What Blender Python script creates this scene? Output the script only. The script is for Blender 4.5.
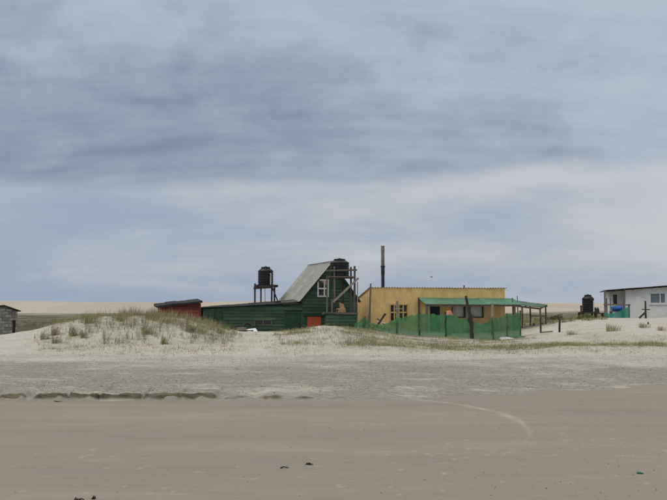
import bpy, math, random
import numpy as np
from mathutils import Vector, Matrix

for o in list(bpy.data.objects): bpy.data.objects.remove(o)
scene = bpy.context.scene
col = scene.collection
random.seed(7); rng = np.random.default_rng(7)
R = math.radians

# ------------------------------------------------------------------ camera
FPX = 926.0; CX, CY, HOR = 333.5, 250.0, 316.0; CAMZ = 1.6
PITCH = math.atan((HOR - CY) / FPX)
cam = bpy.data.cameras.new('camera'); cam_o = bpy.data.objects.new('camera', cam); col.objects.link(cam_o)
cam.sensor_width = 36; cam.lens = 36 * FPX / 667.0; cam.clip_start = 0.1; cam.clip_end = 9000
cam_o.location = (0, 0, CAMZ); cam_o.rotation_euler = (math.pi / 2 + PITCH, 0, 0)
scene.camera = cam_o
scene.render.resolution_x, scene.render.resolution_y = 1024, 768

def at(px, py, Y):
    """photo pixel + real distance -> world point"""
    dx, dy = (px - CX) / FPX, (CY - py) / FPX
    c, s = math.cos(PITCH), math.sin(PITCH)
    d = Vector((dx, c - dy * s, s + dy * c))
    k = Y / d.y
    return Vector((d.x * k, Y, CAMZ + d.z * k))
def ax(px, Y): return at(px, 316, Y).x
def az(py, Y): return at(CX, py, Y).z

# ------------------------------------------------------------------ light
def lin(r, g, b):
    f = lambda c: (c / 255 / 12.92) if c / 255 <= .04045 else ((c / 255 + .055) / 1.055) ** 2.4
    return (f(r), f(g), f(b))
SUN_EL, SUN_AZ = R(52), R(-115)       # azimuth from +Y towards +X
w = bpy.data.worlds.new('World'); scene.world = w; w.use_nodes = True
nt = w.node_tree; nt.nodes.clear(); N = nt.nodes; L = nt.links
def nd(t, **k):
    n = N.new(t)
    for a, b in k.items(): setattr(n, a, b)
    return n
def math_(op, a, b=None, c=None):
    n = nd('ShaderNodeMath', operation=op)
    for i, v in enumerate((a, b, c)):
        if v is None: continue
        if isinstance(v, (int, float)): n.inputs[i].default_value = v
        else: L.new(v, n.inputs[i])
    return n.outputs[0]
sky = nd('ShaderNodeTexSky', sky_type='NISHITA'); sky.sun_disc = False
sky.sun_elevation = SUN_EL; sky.sun_rotation = SUN_AZ; sky.air_density = 1.2; sky.dust_density = 2
tc = nd('ShaderNodeTexCoord'); sx = nd('ShaderNodeSeparateXYZ'); L.new(tc.outputs['Generated'], sx.inputs[0])
zc = math_('MAXIMUM', sx.outputs[2], 0.0)
# the cloud deck as a flat layer overhead: streaks get thinner towards the horizon
den = math_('ADD', zc, 0.34)
pu, pv = math_('DIVIDE', sx.outputs[0], den), math_('DIVIDE', sx.outputs[1], den)
cv = nd('ShaderNodeCombineXYZ'); L.new(pu, cv.inputs[0]); L.new(pv, cv.inputs[1])
def skynoise(scale, sxyz, det, rough, dist=0.0, off=(0, 0, 0)):
    m = nd('ShaderNodeMapping'); m.inputs['Scale'].default_value = sxyz; m.inputs['Location'].default_value = off
    L.new(cv.outputs[0], m.inputs[0])
    n = nd('ShaderNodeTexNoise'); n.inputs['Scale'].default_value = scale; n.inputs['Detail'].default_value = det
    n.inputs['Roughness'].default_value = rough; n.inputs['Distortion'].default_value = dist
    L.new(m.outputs[0], n.inputs[0]); return n.outputs[0]
def sramp(v, a, b, c=0., d=1.):
    n = nd('ShaderNodeMapRange', interpolation_type='SMOOTHSTEP'); L.new(v, n.inputs[0])
    for i, q in enumerate((a, b, c, d)): n.inputs[i + 1].default_value = q
    return n.outputs[0]
def smix(f, a, b):
    n = nd('ShaderNodeMix', data_type='RGBA'); L.new(f, n.inputs[0])
    for i, v in ((6, a), (7, b)):
        if isinstance(v, tuple): n.inputs[i].default_value = (*lin(*v), 1)
        else: L.new(v, n.inputs[i])
    return n.outputs[2]
def cen(v, k): return math_('MULTIPLY', math_('SUBTRACT', v, .5), k)
xs_ = sx.outputs[0]
n_big = skynoise(1.5, (1, 1.5, 1), 5, .5, .2, (3.1, 1.7, 0))
n_mid = skynoise(3.7, (.9, 1.1, 1), 10, .56, .35, (0.6, 4.2, 0))
n_puf = skynoise(11.0, (1.0, .85, 1), 9, .6, .35, (2.6, 1.2, 7))
n_str = skynoise(6.0, (.35, 2.6, 1), 7, .5, .0, (1.3, 2.2, 4))
n_low = skynoise(2.1, (1, 1.6, 1), 7, .55, .3, (7.3, 0.4, 2))
# far, thinner layer low in the sky: pale with blue-grey patches
lowf = math_('ADD', math_('ADD', cen(n_low, 2.0), .50), math_('MULTIPLY', xs_, -1.0))
lowf = math_('ADD', lowf, sramp(zc, .0, .075, .36, 0.0))
low = smix(sramp(lowf, .05, 1.0), (186, 189, 195), (150, 164, 184))
# near, darker deck above it
deckf = math_('ADD', math_('ADD', cen(n_mid, 1.9), math_('ADD', cen(n_str, .7), math_('MULTIPLY', cen(n_puf, .9), sramp(zc, .14, .30, .25, 1.0)))), math_('ADD', math_('MULTIPLY', xs_, .85), sramp(zc, .15, .40, .22, .85)))
deckf = math_('ADD', deckf, cen(n_big, .9))
deck = smix(sramp(deckf, -.75, 1.25), (111, 126, 150), (175, 186, 199))
e = math_('ADD', zc, math_('ADD', cen(n_big, .06), math_('ADD', cen(n_mid, .035), cen(n_str, .012))))
e = math_('SUBTRACT', e, math_('MULTIPLY', math_('MAXIMUM', xs_, 0.0), .085))
skyc = smix(sramp(e, .130, .149), low, deck)
# overcast sky gets brighter towards the zenith
skyc = smix(sramp(zc, .32, .8), skyc, (220, 220, 217))
mul = math_('MULTIPLY', sramp(zc, .32, .95, 1.0, 1.5), 10.0)
vm = nd('ShaderNodeVectorMath', operation='SCALE'); L.new(skyc, vm.inputs[0]); L.new(mul, vm.inputs['Scale'])
mx = nd('ShaderNodeMix', data_type='RGBA'); mx.inputs[0].default_value = 0.94
L.new(sky.outputs[0], mx.inputs[6]); L.new(vm.outputs[0], mx.inputs[7])
bg = nd('ShaderNodeBackground'); bg.inputs[1].default_value = 0.10; L.new(mx.outputs[2], bg.inputs[0])
wo = nd('ShaderNodeOutputWorld'); L.new(bg.outputs[0], wo.inputs[0])

sun = bpy.data.lights.new('sun', 'SUN'); sun.energy = 1.0; sun.angle = R(25); sun.color = (1.0, .955, .89)
sun_o = bpy.data.objects.new('sun', sun); col.objects.link(sun_o)
sd = Vector((math.sin(SUN_AZ) * math.cos(SUN_EL), math.cos(SUN_AZ) * math.cos(SUN_EL), math.sin(SUN_EL)))
sun_o.rotation_euler = (-sd).to_track_quat('-Z', 'Y').to_euler(); sun_o.location = (0, 0, 60)
vs = scene.view_settings; vs.view_transform = 'Standard'; vs.look = 'None'; vs.exposure = 0.12; vs.gamma = 1.0; vs.use_curve_mapping = False

# ------------------------------------------------------------------ materials
def mat(name, c, rough=.8, rnd=.0, noise=.15, scale=3.0, bump=0.0, bscale=30, c2=None, c2amt=.5, c2scale=2.0, stretch=(1, 1, 1), metal=0, spec=.3):
    m = bpy.data.materials.new(name); m.use_nodes = True; t = m.node_tree; n = t.nodes; l = t.links
    b = n['Principled BSDF']; b.inputs['Roughness'].default_value = rough; b.inputs['Metallic'].default_value = metal
    b.inputs['Specular IOR Level'].default_value = spec
    co = n.new('ShaderNodeTexCoord'); mp = n.new('ShaderNodeMapping'); mp.inputs['Scale'].default_value = stretch
    oi = n.new('ShaderNodeObjectInfo'); ad = n.new('ShaderNodeVectorMath'); ad.operation = 'ADD'
    cb = n.new('ShaderNodeCombineXYZ'); mm = n.new('ShaderNodeMath'); mm.operation = 'MULTIPLY'; mm.inputs[1].default_value = 40
    l.new(oi.outputs['Random'], mm.inputs[0]); l.new(mm.outputs[0], cb.inputs[0]); l.new(mm.outputs[0], cb.inputs[2])
    l.new(co.outputs['Object'], ad.inputs[0]); l.new(cb.outputs[0], ad.inputs[1]); l.new(ad.outputs[0], mp.inputs[0])
    nz = n.new('ShaderNodeTexNoise'); nz.inputs['Scale'].default_value = scale; nz.inputs['Detail'].default_value = 6; nz.inputs['Roughness'].default_value = .65
    l.new(mp.outputs[0], nz.inputs[0])
    base = n.new('ShaderNodeRGB'); base.outputs[0].default_value = (*c, 1); cur = base.outputs[0]
    if c2:
        n2 = n.new('ShaderNodeTexNoise'); n2.inputs['Scale'].default_value = c2scale; n2.inputs['Detail'].default_value = 5; n2.inputs['Roughness'].default_value = .7
        l.new(mp.outputs[0], n2.inputs[0])
        mr = n.new('ShaderNodeMapRange'); mr.inputs[1].default_value = .5; mr.inputs[2].default_value = .68; mr.inputs[4].default_value = c2amt; l.new(n2.outputs[0], mr.inputs[0])
        mi = n.new('ShaderNodeMix'); mi.data_type = 'RGBA'; l.new(mr.outputs[0], mi.inputs[0]); l.new(cur, mi.inputs[6]); mi.inputs[7].default_value = (*c2, 1); cur = mi.outputs[2]
    # brightness variation
    a = n.new('ShaderNodeMapRange'); a.inputs[1].default_value = .25; a.inputs[2].default_value = .75; a.inputs[3].default_value = 1 - noise * 1.6; a.inputs[4].default_value = 1 + noise * 1.6
    l.new(nz.outputs[0], a.inputs[0])
    r = n.new('ShaderNodeMapRange'); r.inputs[3].default_value = 1 - rnd; r.inputs[4].default_value = 1 + rnd; l.new(oi.outputs['Random'], r.inputs[0])
    p = n.new('ShaderNodeMath'); p.operation = 'MULTIPLY'; l.new(a.outputs[0], p.inputs[0]); l.new(r.outputs[0], p.inputs[1])
    sc = n.new('ShaderNodeVectorMath'); sc.operation = 'SCALE'; l.new(cur, sc.inputs[0]); l.new(p.outputs[0], sc.inputs['Scale'])
    l.new(sc.outputs[0], b.inputs['Base Color'])
    if bump:
        nb = n.new('ShaderNodeTexNoise'); nb.inputs['Scale'].default_value = bscale; nb.inputs['Detail'].default_value = 4; l.new(mp.outputs[0], nb.inputs[0])
        bp = n.new('ShaderNodeBump'); bp.inputs['Strength'].default_value = bump; bp.inputs['Distance'].default_value = .02; l.new(nb.outputs[0], bp.inputs['Height']); l.new(bp.outputs[0], b.inputs['Normal'])
    return m
M = {}
M['green_board'] = mat('green_board', (.038, .077, .045), .75, .25, .2, 2.5, .3, 40, c2=(.06, .10, .066), c2amt=.6, c2scale=2.2, stretch=(.35, 1, 2))
M['green_dark'] = mat('green_dark', (.016, .046, .026), .75, .1, .2, 2, .2)
M['green_trim'] = mat('green_trim', (.018, .05, .028), .7, .1, .2, 2)
M['red_board'] = mat('red_board', (.17, .036, .030), .75, .25, .2, 3, .3, 40, c2=(.10, .035, .03), c2amt=.7, stretch=(.35, 1, 2))
M['felt'] = mat('tar_felt', (.022, .022, .024), .9, .1, .25, 5, .4, 20)
M['roof_sheet'] = mat('roof_sheet', (.30, .30, .275), .6, .09, .1, 1.6, .0, c2=(.22, .20, .165), c2amt=.75, c2scale=1.3, stretch=(2.2, 1, .5))
M['yellow'] = mat('ochre_plaster', (.70, .475, .205), .9, .03, .16, 2.6, .6, 14, c2=(.52, .365, .20), c2amt=.5, c2scale=1.0, stretch=(1, 1, .6))
M['yellow_wood'] = mat('yellow_wood', (.50, .34, .12), .7, .05, .1)
M['shelter_roof'] = mat('shelter_roof', (.06, .11, .075), .7, .15, .2, 2, c2=(.10, .12, .09), c2amt=.6)
M['green_roof'] = mat('green_roof', (.075, .19, .115), .6, .12, .12, 2, .0, c2=(.14, .21, .15), c2amt=.6, c2scale=1.4)
M['wood'] = mat('grey_wood', (.14, .12, .097), .9, .25, .25, 4, .4, 30, stretch=(3, 3, .6))
M['wood_pale'] = mat('pale_wood', (.27, .24, .20), .9, .15, .2, 4, .3, 30, stretch=(3, 3, .6))
M['wood_dark'] = mat('dark_wood', (.055, .045, .038), .9, .25, .25, 4, .4, 30, stretch=(3, 3, .6))
M['tank'] = mat('black_plastic', (.011, .011, .014), .45, .1, .3, 2, c2=(.035, .033, .03), c2amt=.5, c2scale=3)
M['white'] = mat('white_paint', (.66, .66, .64), .7, .04, .07, 1.6, .1, 20, c2=(.52, .50, .46), c2amt=.6, c2scale=1.2)
M['white_frame'] = mat('white_frame', (.62, .63, .62), .6, .05, .1)
M['orange'] = mat('orange_paint', (.50, .10, .035), .75, .05, .18, 4, c2=(.33, .085, .05), c2amt=.6)
M['tan'] = mat('tan_board', (.42, .25, .11), .8, .05, .2)
M['blue_door'] = mat('blue_door', (.018, .026, .055), .6, .05, .15)
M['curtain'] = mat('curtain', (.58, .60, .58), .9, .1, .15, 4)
M['glass_dark'] = mat('dark_glass', (.012, .013, .016), .12, .1, .2, spec=.5)
M['glass_blue'] = mat('blue_grey_glass', (.14, .18, .20), .15, .05, .15, spec=.5)
M['metal'] = mat('pipe_metal', (.20, .18, .155), .6, .05, .2, 5, c2=(.16, .10, .06), c2amt=.8, c2scale=4)
M['metal_dark'] = mat('pipe_dark', (.028, .03, .042), .6, .05, .2, 5)
M['concrete'] = mat('block_concrete', (.27, .255, .235), .95, .3, .25, 5, .5, 30, c2=(.11, .10, .09), c2amt=.6)
M['mortar'] = mat('mortar', (.19, .18, .165), .95, .1, .2)
M['blue_plastic'] = mat('blue_plastic', (.03, .12, .36), .45, .1, .1)
M['plastic_white'] = mat('sack_white', (.55, .55, .52), .7, .1, .1)
M['pink'] = mat('pink_plastic', (.50, .20, .13), .7, .1, .1)
M['weed'] = mat('dried_weed', (.045, .036, .027), .9, .3, .3, 20)
M['bottle_green'] = mat('bottle_green', (.02, .13, .08), .35, .1, .1)
M['shell'] = mat('shell_bits', (.34, .315, .28), .8, .3, .2)
M['bird'] = mat('bird_grey', (.03, .03, .035), .8)
def net_mat(name, c, c2, dens):
    m = bpy.data.materials.new(name); m.use_nodes = True; t = m.node_tree; n = t.nodes; l = t.links
    b = n['Principled BSDF']; out = n['Material Output']; b.inputs['Roughness'].default_value = .75; b.inputs['Specular IOR Level'].default_value = .2
    co = n.new('ShaderNodeTexCoord'); nz = n.new('ShaderNodeTexNoise'); nz.inputs['Scale'].default_value = 2.2; nz.inputs['Detail'].default_value = 5
    mp = n.new('ShaderNodeMapping'); mp.inputs['Scale'].default_value = (2.5, 1, .6); l.new(co.outputs['Object'], mp.inputs[0]); l.new(mp.outputs[0], nz.inputs[0])
    mi = n.new('ShaderNodeMix'); mi.data_type = 'RGBA'; l.new(nz.outputs[0], mi.inputs[0]); mi.inputs[6].default_value = (*c, 1); mi.inputs[7].default_value = (*c2, 1)
    l.new(mi.outputs[2], b.inputs['Base Color'])
    tl = n.new('ShaderNodeBsdfTranslucent'); l.new(mi.outputs[2], tl.inputs[0])
    a1 = n.new('ShaderNodeMixShader'); a1.inputs[0].default_value = .35; l.new(b.outputs[0], a1.inputs[1]); l.new(tl.outputs[0], a1.inputs[2])
    tr = n.new('ShaderNodeBsdfTransparent'); mr = n.new('ShaderNodeMapRange'); mr.inputs[3].default_value = dens - .12; mr.inputs[4].default_value = dens + .12; l.new(nz.outputs[0], mr.inputs[0])
    a2 = n.new('ShaderNodeMixShader'); l.new(mr.outputs[0], a2.inputs[0]); l.new(tr.outputs[0], a2.inputs[1]); l.new(a1.outputs[0], a2.inputs[2]); l.new(a2.outputs[0], out.inputs[0])
    return m
M['net'] = net_mat('shade_net', (.042, .155, .068), (.085, .25, .115), .83)
M['net_teal'] = net_mat('teal_net', (.03, .26, .20), (.06, .34, .27), .85)

# ------------------------------------------------------------------ noise + terrain
_perm = rng.random((256, 256))
def vnoise(x, y):
    xi, yi = np.floor(x).astype(int), np.floor(y).astype(int); fx, fy = x - xi, y - yi
    fx = fx * fx * (3 - 2 * fx); fy = fy * fy * (3 - 2 * fy)
    g = lambda a, b: _perm[(a + 37 * (b // 256)) % 256, b % 256]
    return (g(xi, yi) * (1 - fx) + g(xi + 1, yi) * fx) * (1 - fy) + (g(xi, yi + 1) * (1 - fx) + g(xi + 1, yi + 1) * fx) * fy - .5
def fbm(x, y, s, o=4, rough=.5, off=0.0):
    x = np.asarray(x, float) / s + off; y = np.asarray(y, float) / s + off * 1.7; a, t = 1., 0.
    for k in range(o):
        c, sn = math.cos(k * 1.1), math.sin(k * 1.1)
        t = t + a * vnoise(c * x - sn * y + 13.7 * k, sn * x + c * y + 5.1 * k); x = x * 2; y = y * 2; a *= rough
    return t
def ss(a, b, x):
    t = np.clip((x - a) / (b - a), 0, 1); return t * t * (3 - 2 * t)

CP = []   # ground control points (x, y, z): real distances, heights read off the photo
def row(Y, lst):
    for px, py in lst:
        CP.append((ax(px, Y), Y, az(py, Y)))
def rowz(Y, lst):
    for px, z in lst: CP.append((ax(px, Y), Y, z))
ALLP = (-180, -60, 40, 130, 220, 310, 400, 490, 580, 670, 760, 860)
rowz(22, [(p, .28) for p in ALLP]); rowz(25.5, [(p, .36) for p in ALLP])
row(30, [(-180, 352), (-60, 351), (40, 350), (130, 349), (220, 350), (310, 350), (400, 352.5), (490, 353), (580, 352), (670, 351), (760, 350), (860, 349)])
row(33.5, [(-180, 345), (-60, 344), (0, 343), (50, 340), (100, 335.5), (130, 333), (165, 334), (200, 338), (235, 342), (270, 343), (310, 342), (350, 342.5), (420, 346), (500, 347), (580, 346), (670, 344), (760, 342), (860, 341)])
row(38, [(-180, 338), (-60, 336), (0, 334), (30, 329.5), (60, 321.5), (95, 317), (130, 315.5), (160, 317.5), (190, 321.5), (212, 328), (232, 334), (262, 337), (290, 336), (312, 333), (335, 332), (365, 337), (425, 341), (500, 342.5), (560, 340), (620, 337), (680, 335), (760, 333), (860, 331)])
rowz(45, [(-180, .8), (-60, .6), (0, .55), (40, .7), (90, 1.05), (140, 1.25), (190, 1.1)])
row(45, [(240, 333.5), (268, 334), (290, 332), (312, 326.5), (335, 325.5), (350, 328.5), (380, 334), (425, 338.5), (470, 340), (497, 341), (540, 337), (580, 331), (625, 328), (680, 325), (760, 322), (860, 320)])
row(50, [(365, 329.5), (395, 334), (520, 336), (250, 332), (280, 332)])
rowz(54, [(-180, .6), (-60, .4), (0, .35), (60, .5), (120, .8), (170, .9), (400, .75), (450, .6), (490, .6)])
row(54, [(210, 331.5), (250, 331.5), (290, 331), (320, 327), (350, 329), (530, 330), (560, 325.5), (600, 322), (645, 320), (700, 318), (780, 317)])
rowz(64, [(-180, .6), (-60, .3), (10, .3), (60, .45), (120, .6), (200, .7), (300, .8), (400, .8), (500, .85)])
row(64, [(550, 321.5), (600, 318.5), (640, 318), (700, 317), (780, 316)])
rowz(80, [(p, .75) for p in (-180, -60, 40, 130, 220)]); rowz(80, [(p, 1.0) for p in (310, 400, 490)]); rowz(80, [(p, 1.45) for p in (580, 670, 760, 860)])
rowz(110, [(p, 1.05) for p in (-180, 0, 180)]); rowz(110, [(p, 1.35) for p in (360, 520, 700, 860)])
rowz(160, [(p, 1.35) for p in (-180, 0, 180, 360, 520, 700, 860)])
CP = np.array(CP)
def _phi(r2): return np.where(r2 > 1e-9, .5 * r2 * np.log(np.maximum(r2, 1e-9)), 0.)
def _tc(x, y):      # compress distance so that the spline is even
    k = np.log(y); return x / y * 22, k * 18
_cx, _cy = _tc(CP[:, 0], CP[:, 1]); _n = len(CP)
_A = np.zeros((_n + 3, _n + 3)); _A[:_n, :_n] = _phi((_cx[:, None] - _cx) ** 2 + (_cy[:, None] - _cy) ** 2) + np.eye(_n) * .001
_P = np.stack([np.ones(_n), _cx, _cy], 1); _A[:_n, _n:] = _P; _A[_n:, :_n] = _P.T
_w = np.linalg.solve(_A, np.concatenate([CP[:, 2], np.zeros(3)]))
def tps(x, y):
    y = np.clip(y, 21, 160.); x = np.clip(x, -.52 * y, .55 * y)
    a, b = _tc(x, y); out = np.empty(a.shape)
    fa, fb, fo = a.ravel(), b.ravel(), out.reshape(-1)
    for i in range(0, fa.size, 60000):
        s = slice(i, i + 60000)
        fo[s] = _phi((fa[s, None] - _cx) ** 2 + (fb[s, None] - _cy) ** 2) @ _w[:_n] + _w[_n] + _w[_n + 1] * fa[s] + _w[_n + 2] * fb[s]
    return out
def ys(x):       # line of the little erosion step
    x = np.asarray(x, float)
    ramp = np.log1p(np.exp(np.clip((x - .6) * 1.6, -30, 30))) / 1.6
    return 17.75 + .53 * np.minimum(ramp, 14) - .02 * np.clip(x, -20, 0)
def scarp_amp(x):
    px = x / 18.0 * FPX + CX
    a = np.where(px < 218, 1.0, np.where(px < 345, .62, .22))
    a = .5 * (1 - np.tanh((px - 222) / 5)) * .55 + .5 * (1 - np.tanh((px - 345) / 22)) * .28 + .15
    gap = np.zeros_like(px)
    for g, wd in ((33, 6), (-4, 5), (221, 5), (146, 1.6), (72, .8), (103, .7), (183, .7), (255, 6), (290, 7), (322, 8)):
        gap = np.maximum(gap, np.exp(-((px - g) / wd) ** 2))
    return a * (1 - .85 * gap) * (1 + .4 * fbm(x, x * 0, .3, 4, .65, off=3))
def lobes(x):
    return .16 * fbm(x, x * 0 + 2, .8, 5, .6, off=8)
def H(x, y, fine=True):
    x = np.asarray(x, float); y = np.asarray(y, float)
    d = y - ys(x) - lobes(x)
    am = np.clip(scarp_amp(x), 0, 1.3)
    step = am * ss(0, .12 + .10 * (fbm(x, y, .3, 2, off=7) + .4), d) + np.clip(1 - am, 0, 1) * ss(-.3, 2.6, d)
    up = .125 * step + .075 * ss(.3, 1.5, d) + .13 * ss(1., 8., d)
    up = up + .085 * np.exp(-np.maximum(-d, 0) / .22) * (1 - ss(.0, .12, d)) * ss(-.1, .5, fbm(x, y * .3, .38, 4, .65, off=12)) * ss(.2, .5, am) + .012 * fbm(x * .35, y, 3, 3) * (d < 0)
    k = ss(23.0, 27.0, y)
    z = up * (1 - k) + np.where(y > 22.5, tps(x, y), 0) * k
    if fine:
        dune = ss(26, 32, y)
        z = z + dune * (.16 * fbm(x, y, 4.5, 4) + .035 * fbm(x, y, .9, 3, off=4)) * (1 - .6 * ss(44, 52, y))
        z = z + ss(.0, .4, d) * (1 - dune * .5) * (.040 * fbm(x, y, .55, 4, .6, off=9) + .030 * fbm(x * .5, y, 1.6, 2, off=2))
        z = z + (1 - ss(-.3, .1, d)) * (.006 * fbm(x * .4, y, .5, 3, off=6))
    far = ss(150, 900, y)
    rid = fbm(x, y, 420, 4, .45, off=2.3)
    z = z + ss(160, 480, y) * 2.0 + ss(330, 850, y) * (10.8 + 9.0 * rid + 1.2 * np.exp(-((x / np.maximum(y, 1) + .28) / .09) ** 2)) + ss(200, 500, y) * 1.2 * fbm(x, y, 60, 3)
    z = z + ss(900, 2500, y) * 6 * rid + ss(70, 130, y) * (1 - far) * .35 * fbm(x, y, 25, 3, off=1)
    return z
def h(x, y): return float(H(np.array([x]), np.array([y]))[0])

# ground sheet: rows get wider apart with distance, one mesh to the horizon
uu = np.concatenate([np.linspace(-1.1, -.36, 30, endpoint=False), np.linspace(-.36, .38, 640), np.linspace(.38, 1.1, 31)[1:]])
vv = np.concatenate([np.linspace(-11.9, 5, 24, endpoint=False), np.linspace(5, 17.3, 240, endpoint=False), np.linspace(17.3, 18.7, 62, endpoint=False),
                     np.linspace(18.7, 32, 190, endpoint=False), np.linspace(32, 46, 130, endpoint=False), np.linspace(46, 72, 80, endpoint=False),
                     72 * np.exp(np.linspace(0, math.log(6000 / 72), 120))])
U, V = np.meshgrid(uu, vv)
X = U * (V + 12.0)
wv = ss(4, 15, V) * (1 - ss(20, 40, V))
Y = V + (ys(X) - 17.75) * wv
wl = ss(16.6, 17.4, V) * (1 - ss(18.6, 20, V))
Y = Y + lobes(X) * wl
Z = H(X, Y)
dS = Y - ys(X) - lobes(X); AM = np.clip(scarp_amp(X), 0, 1.3)
# the lip hangs over a little
lip = np.exp(-((dS - .15) / .08) ** 2) * ss(.5, .9, AM)
Yo = Y - lip * .07 * (1 + 1.2 * fbm(X, Y * 0, .3, 2, off=5)); Zo = Z
dents = []
for k in range(170):
    px_ = random.uniform(430, 690) if k < 120 else random.uniform(0, 460); py_ = random.uniform(415, 482) if k < 120 else random.uniform(448, 492)
    if k < 120 and random.random() < .6: py_ = 446 + random.gauss(0, 9) - (px_ - 550) * .05
    Yd_ = 1.6 * FPX / (py_ - HOR); dents.append(((px_ - CX) / FPX * Yd_, Yd_, random.uniform(.015, .045), random.uniform(.025, .045), random.uniform(.3, 1)))
dent_lit = np.zeros(X.shape)  # lit side of each dent, painted pale since real shading there is faint
for a_, b_, rx_, ry_, d_ in dents:
    sel = (np.abs(X - a_) < .5) & (np.abs(Y - b_) < .35); q_ = ((X[sel] - a_) / rx_) ** 2 + ((Y[sel] - b_) / ry_) ** 2
    Zo[sel] += d_ * (-.022 * np.exp(-q_) + .012 * np.exp(-(np.sqrt(q_) - 1.5) ** 2 * 4)); dent_lit[sel] = np.maximum(dent_lit[sel], .75 * d_ * np.exp(-((X[sel] - a_ - rx_ * .4) / (rx_ * 1.2)) ** 2 - ((Y[sel] - b_ - ry_ * 1.1) / (ry_ * .9)) ** 2))
nr, nc = X.shape
me = bpy.data.meshes.new('ground')
co = np.stack([X, Yo, Zo], -1).reshape(-1, 3).astype(np.float32)
me.vertices.add(len(co)); me.vertices.foreach_set('co', co.ravel())
ii = (np.arange(nr - 1)[:, None] * nc + np.arange(nc - 1)[None, :]).ravel()
quads = np.stack([ii, ii + 1, ii + nc + 1, ii + nc], 1).astype(np.int32)
me.loops.add(quads.size); me.loops.foreach_set('vertex_index', quads.ravel())
me.polygons.add(len(quads)); me.polygons.foreach_set('loop_start', np.arange(0, quads.size, 4, dtype=np.int32)); me.polygons.foreach_set('loop_total', np.full(len(quads), 4, np.int32))
me.polygons.foreach_set('use_smooth', np.ones(len(quads), bool)); me.update(); me.validate()
def attr(nm, a):
    t = me.attributes.new(nm, 'FLOAT', 'POINT'); t.data.foreach_set('value', np.clip(a, 0, 1).astype(np.float32).ravel())
PXs = X / np.maximum(Y, 1) * FPX + CX
beach = 1 - ss(-.12, .10, dS + (.5 * fbm(X, Y, .5, 4, .6, off=2)) * (1 - ss(.2, .4, AM))); 
damp = ss(.02, .07, dS) * (1 - ss(.16, .24, dS + .12 * fbm(X, Y, .25, 3, off=1))) * ss(.22, .5, AM) * (.55 + .45 * ss(-.45, .0, fbm(X, Y * 2, .35, 3, .6, off=16)))
# foot of the step keeps a strip of loose pale sand
foot = np.exp(-((dS + .10) / .14) ** 2) * np.clip(.1 + 1.3 * fbm(X, Y, .6, 4, off=2), 0, .8) * ss(.45, .7, AM)
grey = ss(-.7, -.4, dS) * (1 - ss(22.0, 29.5, Y + 4.5 * fbm(X * .5, Y, 2.2, 5, .65))) 
vegd = ss(29, 33, Y) * ss(-.12, .28, fbm(X, Y, 2.2, 4, .6, off=11) + .22 * ss(350, 420, PXs) - .1 * (np.abs(PXs - 262) < 25) - .5 * ss(510, 560, PXs) * ss(41, 46, Y) - .35 * (1 - ss(20, 60, PXs)) * (1 - ss(45, 55, Y)))
vegf = ss(56, 66, Y + 8 * fbm(X, Y, 12, 3)) * (1 - ss(300, 430, Y + 220 * fbm(X, Y, 90, 3))) * ss(-.6, -.25, fbm(X, Y * .25, 16, 4, off=5) - .3 * ss(520, 600, PXs) * (1 - ss(75, 90, Y)))
# curved vehicle track with dry sand blown into it
trk = [at(418, 397, 1)] 
tp = [(395, 396), (430, 399.5), (465, 404.5), (495, 411), (516, 419), (526, 427.5), (528, 434), (519, 443), (503, 453), (484, 463)]
tw = np.array([[(px - CX) / FPX * (1.6 * FPX / (py - HOR)), 1.6 * FPX / (py - HOR)] for px, py in tp])
tt = np.linspace(0, len(tw) - 1, 200); tw2 = np.stack([np.interp(tt, np.arange(len(tw)), tw[:, k]) for k in (0, 1)], 1)
near = (Y > 7) & (Y < 19) & (np.abs(X) < 6); dist = np.full(X.shape, 9.); Q = np.stack([X[near], Y[near]], 1); fade = np.zeros(X.shape)
dd = np.sqrt(((Q[:, None, :] - tw2[None]) ** 2).sum(-1)); dist[near] = dd.min(1); fade[near] = np.interp(dd.argmin(1), [0, 30, 115, 140, 170, 199], [.4, .8, .7, .2, .0, .0])
track = np.exp(-(dist / np.where(Y > 14, .075, .035)) ** 2) * fade * (.8 + .8 * fbm(X, Y, .5, 3, off=3))
for nm, a in (('beach', beach), ('damp', damp), ('grey', grey), ('veg', vegd), ('vegfar', vegf), ('drift_dentlit', np.maximum(np.maximum(track * .8, foot), dent_lit))): attr(nm, a)
ground = bpy.data.objects.new('ground', me); col.objects.link(ground); ground['kind'] = 'structure'

gm = bpy.data.materials.new('beach_sand'); gm.use_nodes = True; nt = gm.node_tree; N = nt.nodes; L = nt.links
bs = N['Principled BSDF']; bs.inputs['Roughness'].default_value = .95; bs.inputs['Specular IOR Level'].default_value = .12
geo = nd('ShaderNodeNewGeometry')
def gnoise(scale, sxyz=(1, 1, 1), det=5, rough=.6, dist=0):
    m = nd('ShaderNodeMapping'); m.inputs['Scale'].default_value = sxyz; L.new(geo.outputs['Position'], m.inputs[0])
    n = nd('ShaderNodeTexNoise'); n.inputs['Scale'].default_value = scale; n.inputs['Detail'].default_value = det; n.inputs['Roughness'].default_value = rough; n.inputs['Distortion'].default_value = dist
    L.new(m.outputs[0], n.inputs[0]); return n.outputs[0]
def mr(v, a, b, c=0., d=1.):
    n = nd('ShaderNodeMapRange'); L.new(v, n.inputs[0])
    for i, q in enumerate((a, b, c, d)): n.inputs[i + 1].default_value = q
    return n.outputs[0]
def at_(nm): return nd('ShaderNodeAttribute', attribute_name=nm).outputs['Fac']
def mixc(f, a, b):
    n = nd('ShaderNodeMix', data_type='RGBA')
    if isinstance(f, float): n.inputs[0].default_value = f
    else: L.new(f, n.inputs[0])
    for i, v in ((6, a), (7, b)):
        if isinstance(v, tuple): n.inputs[i].default_value = (*v, 1)
        else: L.new(v, n.inputs[i])
    return n.outputs[2]
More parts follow.
